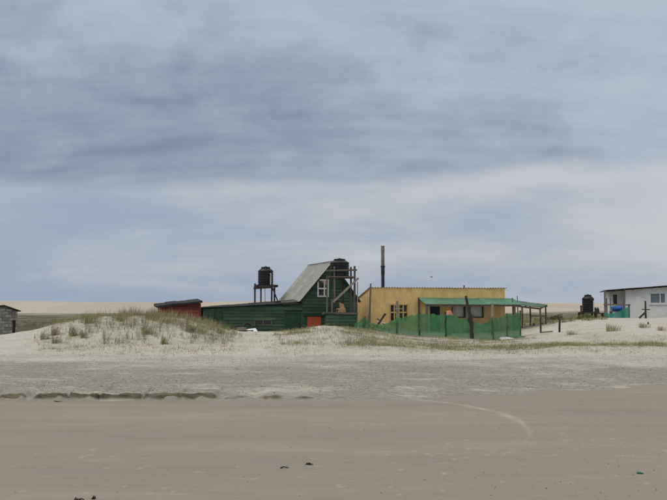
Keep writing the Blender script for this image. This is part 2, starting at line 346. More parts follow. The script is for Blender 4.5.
dry = mixc(mr(gnoise(.6, det=6), .35, .65), (.45, .412, .36), (.51, .47, .415))
dry = mixc(mr(gnoise(11, (.6, 1, 1), 6, .75), .44, .64, 0., .6), dry, (.30, .272, .225))
dry = mixc(mr(gnoise(2.6, (.5, 1, 1), 6, .75), .50, .66, 0., .4), dry, (.33, .31, .25))
# upper beach: shell grit and dry weed fragments
grit = mixc(mr(gnoise(16, (.55, 1, 1), 6, .8), .36, .66), (.135, .12, .103), (.395, .36, .315))
grit = mixc(mr(gnoise(2.4, (.4, 1.1, 1), 5, .7), .42, .62, 0., .55), grit, (.20, .18, .153))
grit = mixc(mr(gnoise(1.3, (.4, 1.3, 1), 7, .75), .52, .66, 0., .75), grit, (.46, .42, .35))
c = mixc(math_('MULTIPLY', at_('grey'), .92), dry, grit)
# hard packed beach with wind streaks
hb = mixc(mr(gnoise(1.2, (.4, 1.5, 1), 7, .68, .6), .32, .70), (.265, .228, .186), (.315, .274, .224))
hb = mixc(mr(gnoise(.25, (.45, 1.5, 1), 5, .6), .38, .64), hb, (.228, .203, .168))
hb = mixc(mr(gnoise(1.6, (.45, 1.2, 1), 7, .68, .6), .46, .68, 0., .45), hb, (.24, .205, .166))
hb = mixc(math_('MULTIPLY', mr(gnoise(45, (.8, 1, 1), 3, .8), .5, .72), .3), hb, (.16, .135, .11))
hb = mixc(math_('MULTIPLY', mr(gnoise(14, (.8, 1, 1), 4, .7), .60, .72), .35), hb, (.15, .125, .10))
hb = mixc(math_('MULTIPLY', mr(gnoise(5, (.4, 1.5, 1), 5, .75), .58, .74), .5), hb, (.37, .335, .28))
c = mixc(at_('beach'), c, hb)
c = mixc(math_('MULTIPLY', at_('drift_dentlit'), .75), c, (.44, .405, .345))  # dry blown sand, plus the painted light on the dents
litter = mixc(mr(gnoise(7, det=6, rough=.75), .4, .62), (.37, .355, .26), (.27, .275, .16))
c = mixc(math_('MULTIPLY', at_('veg'), mr(gnoise(3.2, det=6, rough=.7), .34, .58, .0, .9)), c, litter)
vf = mixc(mr(gnoise(.35, (1, .35, 1), 6, .65), .38, .62), (.10, .095, .05), (.19, .18, .10))
vf = mixc(mr(gnoise(.09, (1, .25, 1), 4, .6), .5, .62), vf, (.085, .075, .045))
c = mixc(at_('vegfar'), c, vf)
c = mixc(at_('damp'), c, mixc(mr(gnoise(9, (.5, 1, 2.5), 6, .7), .38, .64), (.085, .074, .048), (.19, .165, .112)))
ypos = nd('ShaderNodeSeparateXYZ'); L.new(geo.outputs['Position'], ypos.inputs[0])
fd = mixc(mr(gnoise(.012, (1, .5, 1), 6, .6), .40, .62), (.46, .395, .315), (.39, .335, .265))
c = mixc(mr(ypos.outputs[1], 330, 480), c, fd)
L.new(c, bs.inputs['Base Color'])
nb1 = gnoise(28, (1, 1, 1), 4, .7); nb2 = gnoise(5, (.45, 1.4, 1), 4, .6)
hh = math_('ADD', math_('MULTIPLY', nb1, .35), nb2)
bp = nd('ShaderNodeBump'); bp.inputs['Distance'].default_value = .05; L.new(hh, bp.inputs['Height'])
L.new(math_('ADD', math_('MULTIPLY', at_('beach'), -.42), .62), bp.inputs['Strength']); L.new(bp.outputs[0], bs.inputs['Normal'])
me.materials.append(gm)

# ------------------------------------------------------------------ builders
class MB:
    def __init__(s): s.v = []; s.f = []; s.smooth = []
    def add(s, vs, fs, sm=False):
        b = len(s.v); s.v += [tuple(p) for p in vs]; s.f += [tuple(b + i for i in f) for f in fs]; s.smooth += [sm] * len(fs); return s
    def box(s, x0, x1, y0, y1, z0, z1):
        return s.add([(x0, y0, z0), (x1, y0, z0), (x1, y1, z0), (x0, y1, z0), (x0, y0, z1), (x1, y0, z1), (x1, y1, z1), (x0, y1, z1)],
                     [(0, 3, 2, 1), (4, 5, 6, 7), (0, 1, 5, 4), (1, 2, 6, 5), (2, 3, 7, 6), (3, 0, 4, 7)])
    def hexa(s, p): # 8 points: bottom 4, top 4
        return s.add(p, [(0, 3, 2, 1), (4, 5, 6, 7), (0, 1, 5, 4), (1, 2, 6, 5), (2, 3, 7, 6), (3, 0, 4, 7)])
    def beam(s, a, b, w_, d_, jit=0.0):
        a, b = Vector(a), Vector(b); t = (b - a).normalized(); r = t.cross(Vector((0, 1, 0)))
        if r.length < .05: r = Vector((1, 0, 0))
        r.normalize(); q = t.cross(r).normalized(); P = []
        for e_, m_ in ((a, 1), (b, 1 - jit)):
            P += [e_ + r * (i * w_ / 2 * m_) + q * (j * d_ / 2 * m_) for i, j in ((-1, -1), (1, -1), (1, 1), (-1, 1))]
        return s.hexa(P)
    def pole(s, pts, r0, r1, n=8, wob=.08):
        pts = [Vector(p) for p in pts]; P = []; F = []; k = len(pts)
        for i, p in enumerate(pts):
            t = (pts[min(i + 1, k - 1)] - pts[max(i - 1, 0)]).normalized(); a = t.cross(Vector((.3, 1, .1))).normalized(); b = t.cross(a)
            rr = r0 + (r1 - r0) * i / (k - 1)
            for j in range(n):
                an = 2 * math.pi * j / n; q = rr * (1 + random.uniform(-wob, wob)); P.append(p + a * math.cos(an) * q + b * math.sin(an) * q)
        for i in range(k - 1):
            for j in range(n): F.append((i * n + j, i * n + (j + 1) % n, (i + 1) * n + (j + 1) % n, (i + 1) * n + j))
        F.append(tuple(range(n - 1, -1, -1))); F.append(tuple((k - 1) * n + j for j in range(n)))
        return s.add(P, F, True)
    def lathe(s, prof, n=28, c=(0, 0, 0)):
        P = []; F = []
        for r, z in prof:
            for j in range(n): an = 2 * math.pi * j / n; P.append((c[0] + r * math.cos(an), c[1] + r * math.sin(an), c[2] + z))
        for i in range(len(prof) - 1):
            for j in range(n): F.append((i * n + j, i * n + (j + 1) % n, (i + 1) * n + (j + 1) % n, (i + 1) * n + j))
        F.append(tuple(range(n - 1, -1, -1))); F.append(tuple((len(prof) - 1) * n + j for j in range(n)))
        return s.add(P, F, True)
    def build(s, name, m, parent=None, loc=(0, 0, 0), rot=(0, 0, 0)):
        q = bpy.data.meshes.new(name); q.from_pydata(s.v, [], s.f); q.materials.append(M[m] if isinstance(m, str) else m)
        q.polygons.foreach_set('use_smooth', s.smooth); q.update()
        if any(s.smooth): q.set_sharp_from_angle(angle=R(40))
        o = bpy.data.objects.new(name, q); col.objects.link(o); o.location = loc; o.rotation_euler = rot
        if parent: o.parent = parent
        return o
def tag(o, label, cat, group=None):
    o['label'] = label; o['category'] = cat
    if group: o['group'] = group
    return o
def thing(name, label, cat, loc, rz=0, group=None):
    o = bpy.data.objects.new(name, None); col.objects.link(o); o.location = loc; o.rotation_euler = (0, 0, rz); o.empty_display_size = .2
    return tag(o, label, cat, group)
def inst(src, parent, loc, scale=(1, 1, 1), rot=(0, 0, 0)):
    o = bpy.data.objects.new(src.name.split('.')[0], src.data); col.objects.link(o); o.parent = parent; o.location = loc; o.scale = scale; o.rotation_euler = rot
    return o
def clapboards(parent, x0f, x1f, z0, z1f, pitch, m, openings=(), y=0.0, name='board', axis='x'):
    """lapped boards on a wall in the plane y (facing -y): x0f/x1f give the wall's ends at height z"""
    z = z0; k = 0
    while True:
        za, zb = z, z + pitch + .018
        xa, xb = x0f(z), x1f(z); xa2, xb2 = x0f(zb), x1f(zb)
        if xb - xa < .15: break
        segs = [(xa, xb)]
        for ox0, ox1, oz0, oz1 in openings:
            if zb > oz0 + .03 and za < oz1 - .03:
                ns = []
                for a, b in segs:
                    if ox1 <= a or ox0 >= b: ns.append((a, b)); continue
                    if ox0 > a: ns.append((a, ox0))
                    if ox1 < b: ns.append((ox1, b))
                segs = ns
        out = []
        for a, b in segs:      # boards come in lengths: joints here and there
            while b - a > 3.4:
                cut = a + random.uniform(2.1, 3.2); out.append((a, cut - .006)); a = cut
            if b - a > .05: out.append((a, b))
        for a, b in out:
            a2 = max(a, xa2) if abs(a - xa) < 1e-6 else a; b2 = min(b, xb2) if abs(b - xb) < 1e-6 else b
            if b2 - a2 < .04: continue
            if z1f is not None:      # sloped top: leave out what is above the roof line
                if zb > z1f((a + b) / 2) + .02:
                    # trim to the part of the wall under the slope
                    aa = a
                    while aa < b and z1f(aa) < zb - .03: aa += .05
                    if b - aa < .2: continue
                    a = a2 = aa
            tl = random.uniform(-.004, .004); t0 = .046 + random.uniform(-.006, .008)
            MB().hexa([(a, y - t0, za), (b, y - t0, za + tl), (b, y, za + tl), (a, y, za), (a2, y - .014, zb), (b2, y - .014, zb), (b2, y, zb), (a2, y, zb)]).build(name, m, parent)
        z += pitch; k += 1
        if k > 60: break
        if z1f is None and k > 60: break
def frame(parent, x0, x1, z0, z1, y0, y1, t, m, name='window_frame', rails=(), posts=()):
    b = MB(); b.box(x0, x1, y0, y1, z1 - t, z1); b.box(x0, x1, y0, y1, z0, z0 + t); b.box(x0, x0 + t, y0 + .002, y1, z0 + t, z1 - t); b.box(x1 - t, x1, y0 + .002, y1, z0 + t, z1 - t)
    for r_ in rails: b.box(x0 + t, x1 - t, y0 + .006, y1, r_ - t / 2, r_ + t / 2)
    for p_ in posts: b.box(p_ - t / 2, p_ + t / 2, y0 + .004, y1, z0 + t, z1 - t)
    return b.build(name, m, parent)
def corrugated(L_, W_, pitch=.11, amp=.012, th=.004, nl=2):
    """sheet: corrugation runs along x (length L_), waves across y (width W_)"""
    n = max(4, int(W_ / pitch * 4)); b = MB(); P = []
    ys_ = [W_ * i / n for i in range(n + 1)]
    for xx in np.linspace(0, L_, nl):
        for yy in ys_: P.append((xx, yy, amp * math.sin(2 * math.pi * yy / pitch)))
    m1 = n + 1; F = [(i * m1 + j, (i + 1) * m1 + j, (i + 1) * m1 + j + 1, i * m1 + j + 1) for i in range(nl - 1) for j in range(n)]
    k = len(P); P += [(p[0], p[1], p[2] - th) for p in P]; F += [tuple(k + q for q in reversed(f)) for f in F[:]]
    for j in range(n): F.append((j, j + 1, k + j + 1, k + j)); e0 = (nl - 1) * m1; F.append((e0 + j + 1, e0 + j, k + e0 + j, k + e0 + j + 1))
    b.add(P, F, True); return b
def place_axes(o, origin, xa, ya):
    """orient object so that local x->xa, local y->ya"""
    xa = Vector(xa).normalized(); ya = Vector(ya); za = xa.cross(ya).normalized(); ya = za.cross(xa)
    m = Matrix((xa, ya, za)).transposed().to_4x4(); m.translation = Vector(origin); o.matrix_local = m
def loc_of(root_loc, yaw, px, py, Yd):
    p = at(px, py, Yd) - Vector(root_loc); c_, s_ = math.cos(yaw), math.sin(yaw); return Vector((p.x * c_ + p.y * s_, -p.x * s_ + p.y * c_, p.z))
def on_wall(root, yaw, px, py):
    """local (x, z) where the view line of a photo pixel meets the wall plane y=0 of a thing"""
    c_, s_ = math.cos(yaw), math.sin(yaw); n_ = Vector((-s_, c_, 0)); d = at(px, py, 1.0) - Vector((0, 0, CAMZ)); o_ = Vector((0, 0, CAMZ))
    t = (Vector(root) - o_).dot(n_) / d.dot(n_); p = o_ + d * t - Vector(root); return p.x * c_ + p.y * s_, p.z

# ------------------------------------------------------------------ green house
GY = R(20); g0 = Vector((ax(302, 54.2), 54.2, .35))
gh = thing('green_house', 'dark green weatherboard house with steep grey gable roof and long lean-to', 'house', g0, GY)
gw = lambda px, py: on_wall(g0, GY, px, py)
W = gw(357, 300)[0]; EZ = gw(302, 298.5)[1]; PKx, PK = gw(331.5, 263)
LX = gw(203, 310)[0]; LZ0 = gw(203, 308.5)[1]; LZ1 = gw(300, 303.5)[1]; GL = 4.1
xl = lambda z: 0 if z < EZ else PKx * (z - EZ) / (PK - EZ)
xr = lambda z: W if z < EZ else W - (W - PKx) * (z - EZ) / (PK - EZ)
wx0, wz0 = gw(317, 297); wx1, wz1 = gw(328.5, 279.5)
ox0, oz0 = gw(306.5, 330); ox1, oz1 = gw(321, 316)
clapboards(gh, xl, xr, .1, None, .185, 'green_board', [(wx0, wx1, wz0, wz1), (ox0, ox1, oz0 - .5, oz1)])
ltop = lambda x: LZ0 + (LZ1 - LZ0) * (x - LX) / (0 - LX)
vx0, vz0 = gw(254, 325.5); vx1, vz1 = gw(271.5, 319.5)
dx0, dz1 = gw(284.5, 312.5); dx1, _ = gw(302, 312.5); px1, _ = gw(222, 312)
clapboards(gh, lambda z: px1 + .03, lambda z: -.01 if z < LZ1 - .1 else -.01, .1, ltop, .185, 'green_board', [(vx0, vx1, vz0, vz1), (dx0, dx1 - .05, -.3, dz1)])
# solid walls behind the boards
b = MB(); b.add([(0, .006, 0), (W, .006, 0), (W, .006, EZ), (PKx, .006, PK), (0, .006, EZ), (0, .1, 0), (W, .1, 0), (W, .1, EZ), (PKx, .1, PK), (0, .1, EZ)],
                [(0, 1, 2, 3, 4), (9, 8, 7, 6, 5), (0, 5, 6, 1), (1, 6, 7, 2), (2, 7, 8, 3), (3, 8, 9, 4), (4, 9, 5, 0)])
b.build('gable_wall', 'green_dark', gh)
MB().box(0, .1, .1, GL, 0, EZ).build('side_wall', 'green_dark', gh); MB().box(W - .1, W, .1, GL, 0, EZ).build('side_wall', 'green_dark', gh)
MB().add([(0, GL, 0), (W, GL, 0), (W, GL, EZ), (PKx, GL, PK), (0, GL, EZ), (0, GL + .1, 0), (W, GL + .1, 0), (W, GL + .1, EZ), (PKx, GL + .1, PK), (0, GL + .1, EZ)],
         [(0, 1, 2, 3, 4), (9, 8, 7, 6, 5), (0, 5, 6, 1), (1, 6, 7, 2), (2, 7, 8, 3), (3, 8, 9, 4), (4, 9, 5, 0)]).build('back_wall', 'green_dark', gh)
LB = 3.0
b = MB(); b.hexa([(LX, .006, 0), (-.005, .006, 0), (-.005, .1, 0), (LX, .1, 0), (LX, .006, LZ0), (-.005, .006, LZ1), (-.005, .1, LZ1), (LX, .1, LZ0)]); b.build('leanto_wall', 'green_dark', gh)
MB().hexa([(LX, .1, 0), (LX + .1, .1, 0), (LX + .1, LB, 0), (LX, LB, 0), (LX, .1, LZ0), (LX + .1, .1, LZ0), (LX + .1, LB, LZ0 + .04), (LX, LB, LZ0 + .04)]).build('side_wall', 'green_dark', gh)
MB().hexa([(LX + .1, LB - .1, 0), (-.1, LB - .1, 0), (-.1, LB, 0), (LX + .1, LB, 0), (LX + .1, LB - .1, LZ0 + .04), (-.1, LB - .1, LZ1 + .16), (-.1, LB, LZ1 + .16), (LX + .1, LB, LZ0 + .04)]).build('back_wall', 'green_dark', gh)
# lean-to roof in overlapping felt strips
rise = lambda x: .06 + .16 * (x - LX) / (0 - LX)
ns = 5
for k in range(ns):
    xa = LX - .12 + (0 - LX + .1) * k / ns; xb = LX - .06 + (0 - LX + .1) * (k + 1) / ns - .03; lf = .012 * (k % 2)
    za, zb = ltop(xa) + .02 + lf, ltop(xb) + .02 + lf; r_ = random.uniform(-.015, .02)
    MB().hexa([(xa, -.12, za + r_ - .02), (xb, -.12, zb + r_ - .02), (xb, LB + .1, zb + rise(xb) - .05), (xa, LB + .1, za + rise(xa) - .05), (xa, -.12, za + .015 + r_), (xb, -.12, zb + .015 + r_), (xb, LB + .1, zb + rise(xb)), (xa, LB + .1, za + rise(xa))]).build('roof_strip', 'felt', gh)
# vertical planks at the far left of the lean-to
k = 0; xx = LX
while xx < px1 - .02:
    wdt = min(.155, px1 - xx); MB().box(xx + .004, xx + wdt - .004, -.03 - .006 * (k % 3), .0, .08, ltop(xx) - .03).build('plank', 'green_board', gh); xx += wdt; k += 1
MB().box(px1 - .02, px1 + .05, -.055, .0, .05, ltop(px1) - .02).build('corner_post', 'green_trim', gh)
d_ = MB().box(dx0, dx1 - .05, -.03, .0, .1, dz1 - .03).build('panel_door', 'green_trim', gh)
frame(gh, dx0 - .05, dx1 + .0, .05, dz1 + .04, -.06, -.031, .05, 'green_board', 'door_frame')
# lean-to window with two dark panes
wf = frame(gh, vx0, vx1, vz0, vz1, -.05, .03, .045, 'wood', 'window', posts=((vx0 + vx1) / 2,))
for a_, b_ in ((vx0 + .045, (vx0 + vx1) / 2 - .023), ((vx0 + vx1) / 2 + .023, vx1 - .045)):
    o = MB().box(a_, b_, -.012, .003, vz0 + .045, vz1 - .045).build('pane', 'glass_dark', wf)
# gable window: white frame, middle rail, red cloth inside
gwf = frame(gh, wx0, wx1, wz0, wz1, -.075, .0, .085, 'white_frame', 'window', rails=((wz0 + wz1) / 2 - .02,), posts=(wx0 + (wx1 - wx0) * .62,))
for z_a, z_b in ((wz0 + .085, (wz0 + wz1) / 2 - .06), ((wz0 + wz1) / 2 + .02, wz1 - .085)):
    MB().box(wx0 + .085, wx1 - .085, -.02, .002, z_a, z_b).build('pane', 'glass_dark', gwf)
MB().add([(wx0 + .2, -.03, wz1 - .09), (wx1 - .09, -.03, wz1 - .09), (wx1 - .09, -.03, wz1 - .36), (wx0 + .42, -.03, wz1 - .26), (wx0 + .2, -.022, wz1 - .09), (wx1 - .09, -.022, wz1 - .09), (wx1 - .09, -.022, wz1 - .36), (wx0 + .42, -.022, wz1 - .26)],
         [(0, 3, 2, 1), (4, 5, 6, 7), (0, 1, 5, 4), (1, 2, 6, 5), (2, 3, 7, 6), (3, 0, 4, 7)]).build('curtain', 'pink', gwf)
# orange hatch door low in the gable wall
od = MB().box(ox0 + .02, ox1 - .02, -.05, .0, oz0 - .5, oz1 - .03).build('door', 'orange', gh); od['label'] = 'low orange-red door'
for q in (.3, .62): MB().box(ox0 + (ox1 - ox0) * q, ox0 + (ox1 - ox0) * q + .03, -.062, -.05, oz0 - .4, oz1 - .05).build('batten', 'orange', od)
MB().box(ox0 - .1, ox0 + .02, -.07, .0, oz0 - .5, oz1).build('door_jamb', 'green_trim', gh)
MB().box(ox0 - .15, gw(345, 314)[0], -.12, -.02, oz1, oz1 + .12).build('lintel', 'green_trim', gh)
# roof sheets, both slopes
def slope(xe, ze, sgn):
    up = Vector((PKx - xe, 0, PK - ze)); ln = up.length; up.normalize(); ext = .28
    nsh = 5; wd = (GL + .5) / nsh
    for k in range(nsh):
        o = corrugated(ln + ext + .02, wd + .05, .10, .014).build('roof_sheet', 'roof_sheet', gh)
        nrm = Vector((-sgn * up.z, 0, sgn * up.x)); nrm = nrm if nrm.z > 0 else -nrm
        org = Vector((xe, -.22 + k * wd, ze)) - up * ext + nrm * (.05 + .006 * (k % 2))
        xa = up; ya = Vector((0, 1, 0))
        if xa.cross(ya).z < 0: org += Vector((0, wd + .05, 0)); ya = -ya
        place_axes(o, org, xa, ya)
slope(0, EZ, 1); slope(W, EZ, -1)
MB().beam((PKx - .09, GL / 2, PK + .1), (PKx + .09, GL / 2, PK + .1), .03, GL + .5).build('ridge_cap', 'roof_sheet', gh)
for xe in (0, W):     # barge boards
    up = Vector((PKx - xe, 0, PK - EZ)).normalized(); a = Vector((xe, -.14, EZ)) - up * .2
    MB().beam(a + Vector((0, 0, -.03)), Vector((PKx, -.14, PK - .03)), .035, .13).build('barge_board', 'wood', gh) if False else MB().hexa([a + Vector((0, -.02, -.1)), Vector((PKx, -.16, PK - .1)), Vector((PKx, -.12, PK - .1)), a + Vector((0, .02, -.1)), a + Vector((0, -.02, .03)), Vector((PKx, -.16, PK + .03)), Vector((PKx, -.12, PK + .03)), a + Vector((0, .02, .03))]).build('barge_board', 'green_trim', gh)
# things lying on the lean-to roof
def roofz(x, y): return ltop(x) + .06 + (rise(x) - .03) * (y + .12) / (LB + .22)
for k, (px_a, px_b, yy, mt) in enumerate(((283, 300, .2, 'wood_pale'), (279, 301, .75, 'wood_dark'), (286, 302, 1.3, 'wood'))):
    xa, xb = gw(px_a, 302)[0], min(gw(px_b, 302)[0], -.05)
    o = MB().hexa([(xa, yy, roofz(xa, yy) + .02), (xb, yy, roofz(xb, yy) + .02), (xb, yy + .22, roofz(xb, yy + .22) + .02), (xa, yy + .22, roofz(xa, yy + .22) + .02), (xa, yy, roofz(xa, yy) + .10), (xb, yy, roofz(xb, yy) + .12), (xb, yy + .22, roofz(xb, yy + .22) + .12), (xa, yy + .22, roofz(xa, yy + .22) + .10)]).build('roof_plank', mt)
    o.location = g0; o.rotation_euler = (0, 0, GY)
    tag(o, ('pale loose plank at the front edge of the green lean-to roof', 'dark loose plank in the middle of the green lean-to roof below the grey gable roof', 'grey loose plank at the back of the green lean-to roof')[k], 'plank')

# ------------------------------------------------------------------ black water tanks and stands
def tank(loc, r, hgt, label, pipe=None):
    t = thing('water_tank', label, 'water tank', loc, random.uniform(0, 3), 'black plastic water tanks')
    pr = [(r * .96, 0), (r, .03)]
    n = 5
    for i in range(n):
        z0 = .03 + (hgt * .74) * i / n; z1 = .03 + (hgt * .74) * (i + 1) / n; d = (z1 - z0)
        pr += [(r, z0 + d * .12), (r * .965, z0 + d * .2), (r * .965, z0 + d * .8), (r, z0 + d * .88)]
    zt = .03 + hgt * .74
    pr += [(r, zt), (r * .97, zt + hgt * .05), (r * .62, zt + hgt * .17), (r * .56, zt + hgt * .18)]
    MB().lathe(pr).build('tank_body', 'tank', t)
    l_ = MB().lathe([(r * .58, 0), (r * .6, .02), (r * .6, hgt * .055), (r * .52, hgt * .08), (r * .2, hgt * .085)], 20).build('lid', 'tank', t, (0, 0, zt + hgt * .181))
    MB().lathe([(r * .14, 0), (r * .14, .03), (r * .1, .04)], 10).build('lid_knob', 'tank', l_, (0, 0, hgt * .085))
    if pipe:  # no real pipe: pale rod made up to draw the tank's highlight strip
        o = MB().pole([(0, 0, -.06), (.01, 0, hgt * .55), (-.03, .0, hgt * .62)], .045, .04, 8, .03).build('highlight_rod', pipe, t)
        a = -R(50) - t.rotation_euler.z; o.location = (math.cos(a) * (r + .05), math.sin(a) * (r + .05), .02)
    return t
# tower beside the gable
sy = 53.2
st = thing('tank_stand', 'weathered timber scaffold in front of the green gable wall carrying a water tank', 'tank stand', (ax(342, sy), sy, 0), R(4))
def sl(px, py, Yd): p = at(px, py, Yd) - Vector(st.location); c_, s_ = math.cos(R(4)), math.sin(R(4)); return Vector((p.x * c_ + p.y * s_, -p.x * s_ + p.y * c_, p.z))
def sp(px, pt, pb, Yd, r, m, name='post', n=8):
    a, b_ = sl(px, pb, Yd), sl(px, pt, Yd); b_.x += random.uniform(-.02, .02); return MB().beam(a, b_, r * 2, r * 2).build(name, m, st)
gzb = lambda px, Yd: 316 - (h(ax(px, Yd), Yd) - .3 - 1.6) * FPX / Yd
sp(334.5, 266.5, 301, sy - .5, .045, 'wood'); sp(332, 299, gzb(332, sy - .45), sy - .38, .05, 'wood'); sp(327, 276, 313, sy + .35, .042, 'wood')
sp(351, 267, gzb(351, sy + .5), sy + .5, .05, 'wood'); sp(354.5, 266, gzb(354.5, sy - .5), sy - .5, .055, 'wood'); sp(357.5, 282, gzb(357.5, sy - .6), sy - .62, .028, 'wood_pale'); sp(343, 278, 313, sy + .55, .05, 'wood_dark')
for (pa, ya, pb, yb, Yd, w_, m_) in ((326, 270.5, 357, 270, sy - .58, .10, 'wood'), (328.5, 277.5, 353, 278, sy - .3, .09, 'wood'), (329, 277.5, 353, 277, sy + .6, .09, 'wood'), (333.2, 302, 358.5, 278, sy - .66, .12, 'wood_pale'), (322, 313.2, 358, 313.6, sy - .75, .11, 'wood')):
    MB().beam(sl(pa, ya, Yd), sl(pb, yb, Yd), w_, .06).build('brace' if abs(ya - yb) > 5 else 'beam', m_, st)
pz = sl(340, 276.6, sy).z
for k in range(6):
    yy = -.62 + k * .25; xa = sl(327.5, 277, sy).x; xb = sl(354.5, 277, sy).x
    MB().box(xa + random.uniform(-.05, .05), xb + random.uniform(-.05, .05), yy, yy + .22, pz - .05, pz).build('plank', 'wood', st)
dz = sl(340, 312.6, sy).z - .04
for k in range(6):
    yy = -.75 + k * .25; xa = sl(324, 313, sy).x; xb = sl(357, 313, sy).x
    MB().box(xa + random.uniform(-.03, .03), xb, yy, yy + .23, dz - .05, dz).build('deck_plank', 'green_trim', st)
clapboards(st, lambda z: sl(326, 320, sy - .7).x, lambda z: sl(356.5, 320, sy - .7).x, .55, lambda x: dz - .05, .185, 'green_board', y=-.68)
MB().box(sl(326, 320, sy - .7).x, sl(356.5, 320, sy - .7).x, -.674, .6, .3, dz - .06).build('deck_base', 'green_dark', st)
tank(at(339.6, 276.5, sy) ,   .56, .98, 'black water tank on timber scaffold above the green gable')
bpy.context.view_layer.update()
# tan chair-like board on the deck
dk = at(341, 313.2, sy - .35); dk.z = st.location.z + dz
ch = thing('deck_chair', 'tan wooden chair standing on the deck under the scaffold', 'chair', dk, R(15))
MB().hexa([(-.24, -.2, .22), (.2, -.2, .26), (.2, .2, .26), (-.24, .2, .22), (-.24, -.2, .27), (.2, -.2, .31), (.2, .2, .31), (-.24, .2, .27)]).build('seat', 'tan', ch)
MB().hexa([(.02, .16, .2), (.24, .16, .2), (.24, .22, .2), (.02, .22, .2), (-.02, .3, .62), (.26, .3, .52), (.26, .35, .52), (-.02, .35, .62)]).build('backrest', 'tan', ch)
MB().hexa([(-.26, -.23, .0), (.22, -.23, .0), (.22, -.2, .0), (-.26, -.2, .0), (-.2, -.23, .22), (.22, -.23, .27), (.22, -.2, .27), (-.2, -.2, .22)]).build('front_panel', 'tan', ch)
for a_, b_ in ((-.22, .16), (.18, .16)): MB().box(a_ - .02, a_ + .02, b_ - .02, b_ + .02, 0, .25).build('leg', 'tan', ch)
# tower behind the lean-to
ty = 57.5
s2 = thing('tank_stand', 'dark timber tower behind the green lean-to carrying a water tank', 'tank stand', (ax(265, ty), ty, h(ax(265, ty), ty)), 0)
def l2(px, py, Yd): return at(px, py, Yd) - Vector(s2.location)
for px, pt, Yd, m_ in ((255, 283.5, ty - .5, 'wood_dark'), (261, 284, ty + .5, 'wood'), (271.8, 284, ty - .5, 'wood_dark'), (274.5, 285, ty + .5, 'wood_dark')):
    p = l2(px, pt, Yd); MB().beam((p.x, p.y, -.3), p, .10, .10).build('post', m_, s2)
for a_, b_, Yd in (((254, 286.5), (275, 286.2), ty - .56), ((253.5, 288.5), (273, 287.5), ty - .62), ((256, 287), (278, 286.5), ty + .56)):
    MB().beam(l2(*a_, Yd), l2(*b_, Yd), .09, .06).build('beam', 'wood_dark', s2)
MB().beam(l2(272.5, 288, ty - .6), l2(278.5, 303, ty - .6), .08, .05).build('brace', 'wood_dark', s2)
MB().beam(l2(265, 288, ty - .45), l2(265.2, 310, ty - .45), .035, .035).build('pipe', 'metal', s2)
z2 = l2(265, 285.0, ty).z
for k in range(5):
    yy = -.58 + k * .24; MB().box(l2(256.5, 285, ty).x, l2(276 if k != 1 else 278.5, 285, ty).x, yy, yy + .21, z2 - .05, z2).build('plank', 'wood_dark', s2)
p = at(265.6, 285, ty); p.z = s2.location.z + z2
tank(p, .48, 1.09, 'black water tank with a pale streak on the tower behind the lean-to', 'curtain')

# ------------------------------------------------------------------ red shed
RY = R(14); r0 = Vector((ax(160, 50.2), 50.2, .75))
rs = thing('red_shed', 'small red board shed with black sloping roof behind the grass', 'shed', r0, RY)
rw = lambda px, py: on_wall(r0, RY, px, py)
rxe = rw(199.5, 310)[0]; rz0 = rw(160, 307.5)[1]; rz1 = rw(199.5, 303.2)[1]
clapboards(rs, lambda z: 0.0, lambda z: rxe, .0, lambda x: rz0 + (rz1 - rz0) * x / rxe + .06, .15, 'red_board')
MB().hexa([(0, .005, -.3), (rxe, .005, -.3), (rxe, 2.4, -.3), (0, 2.4, -.3), (0, .005, rz0), (rxe, .005, rz1), (rxe, 2.4, rz1 + .1), (0, 2.4, rz0 + .1)]).build('wall', 'red_board', rs)
MB().box(rxe - .02, rxe + .07, -.06, .0, -.2, rz1).build('corner_board', 'red_board', rs)
for k in range(4):
    xa = -.2 + (rxe + .34) * k / 4; xb = -.2 + (rxe + .34) * (k + 1) / 4 + .0; q = lambda x: rz0 + (rz1 - rz0) * x / rxe + .004 * (k % 2); tp_ = .12 + .03 * random.random()
    MB().hexa([(xa, -.22, q(xa) + .0), (xb, -.22, q(xb) + .0), (xb, 2.6, q(xb) + .12), (xa, 2.6, q(xa) + .12), (xa, -.22, q(xa) + tp_ * .8), (xb, -.22, q(xb) + tp_ * .8), (xb, 2.6, q(xb) + tp_ + .14), (xa, 2.6, q(xa) + tp_ + .14)]).build('roof_strip', 'felt', rs)

# ------------------------------------------------------------------ yellow house
YY = R(9); y0 = Vector((ax(371, 55), 55, .45))
yh = thing('yellow_house', 'ochre yellow flat-fronted house with tall stovepipe and green porch roof', 'house', y0, YY)
yw = lambda px, py: on_wall(y0, YY, px, py)
YW = yw(505, 300)[0]; YT = yw(430, 288)[1]; YD = 4.5; YBT = YT - .62
cx0, cz0 = yw(390, 322); cx1, cz1 = yw(407.5, 304.5)
bx0, bz1 = yw(430, 305); bx1, _ = yw(440, 305); kx0, kz0 = yw(452, 317.5); kx1, kz1 = yw(483, 306)
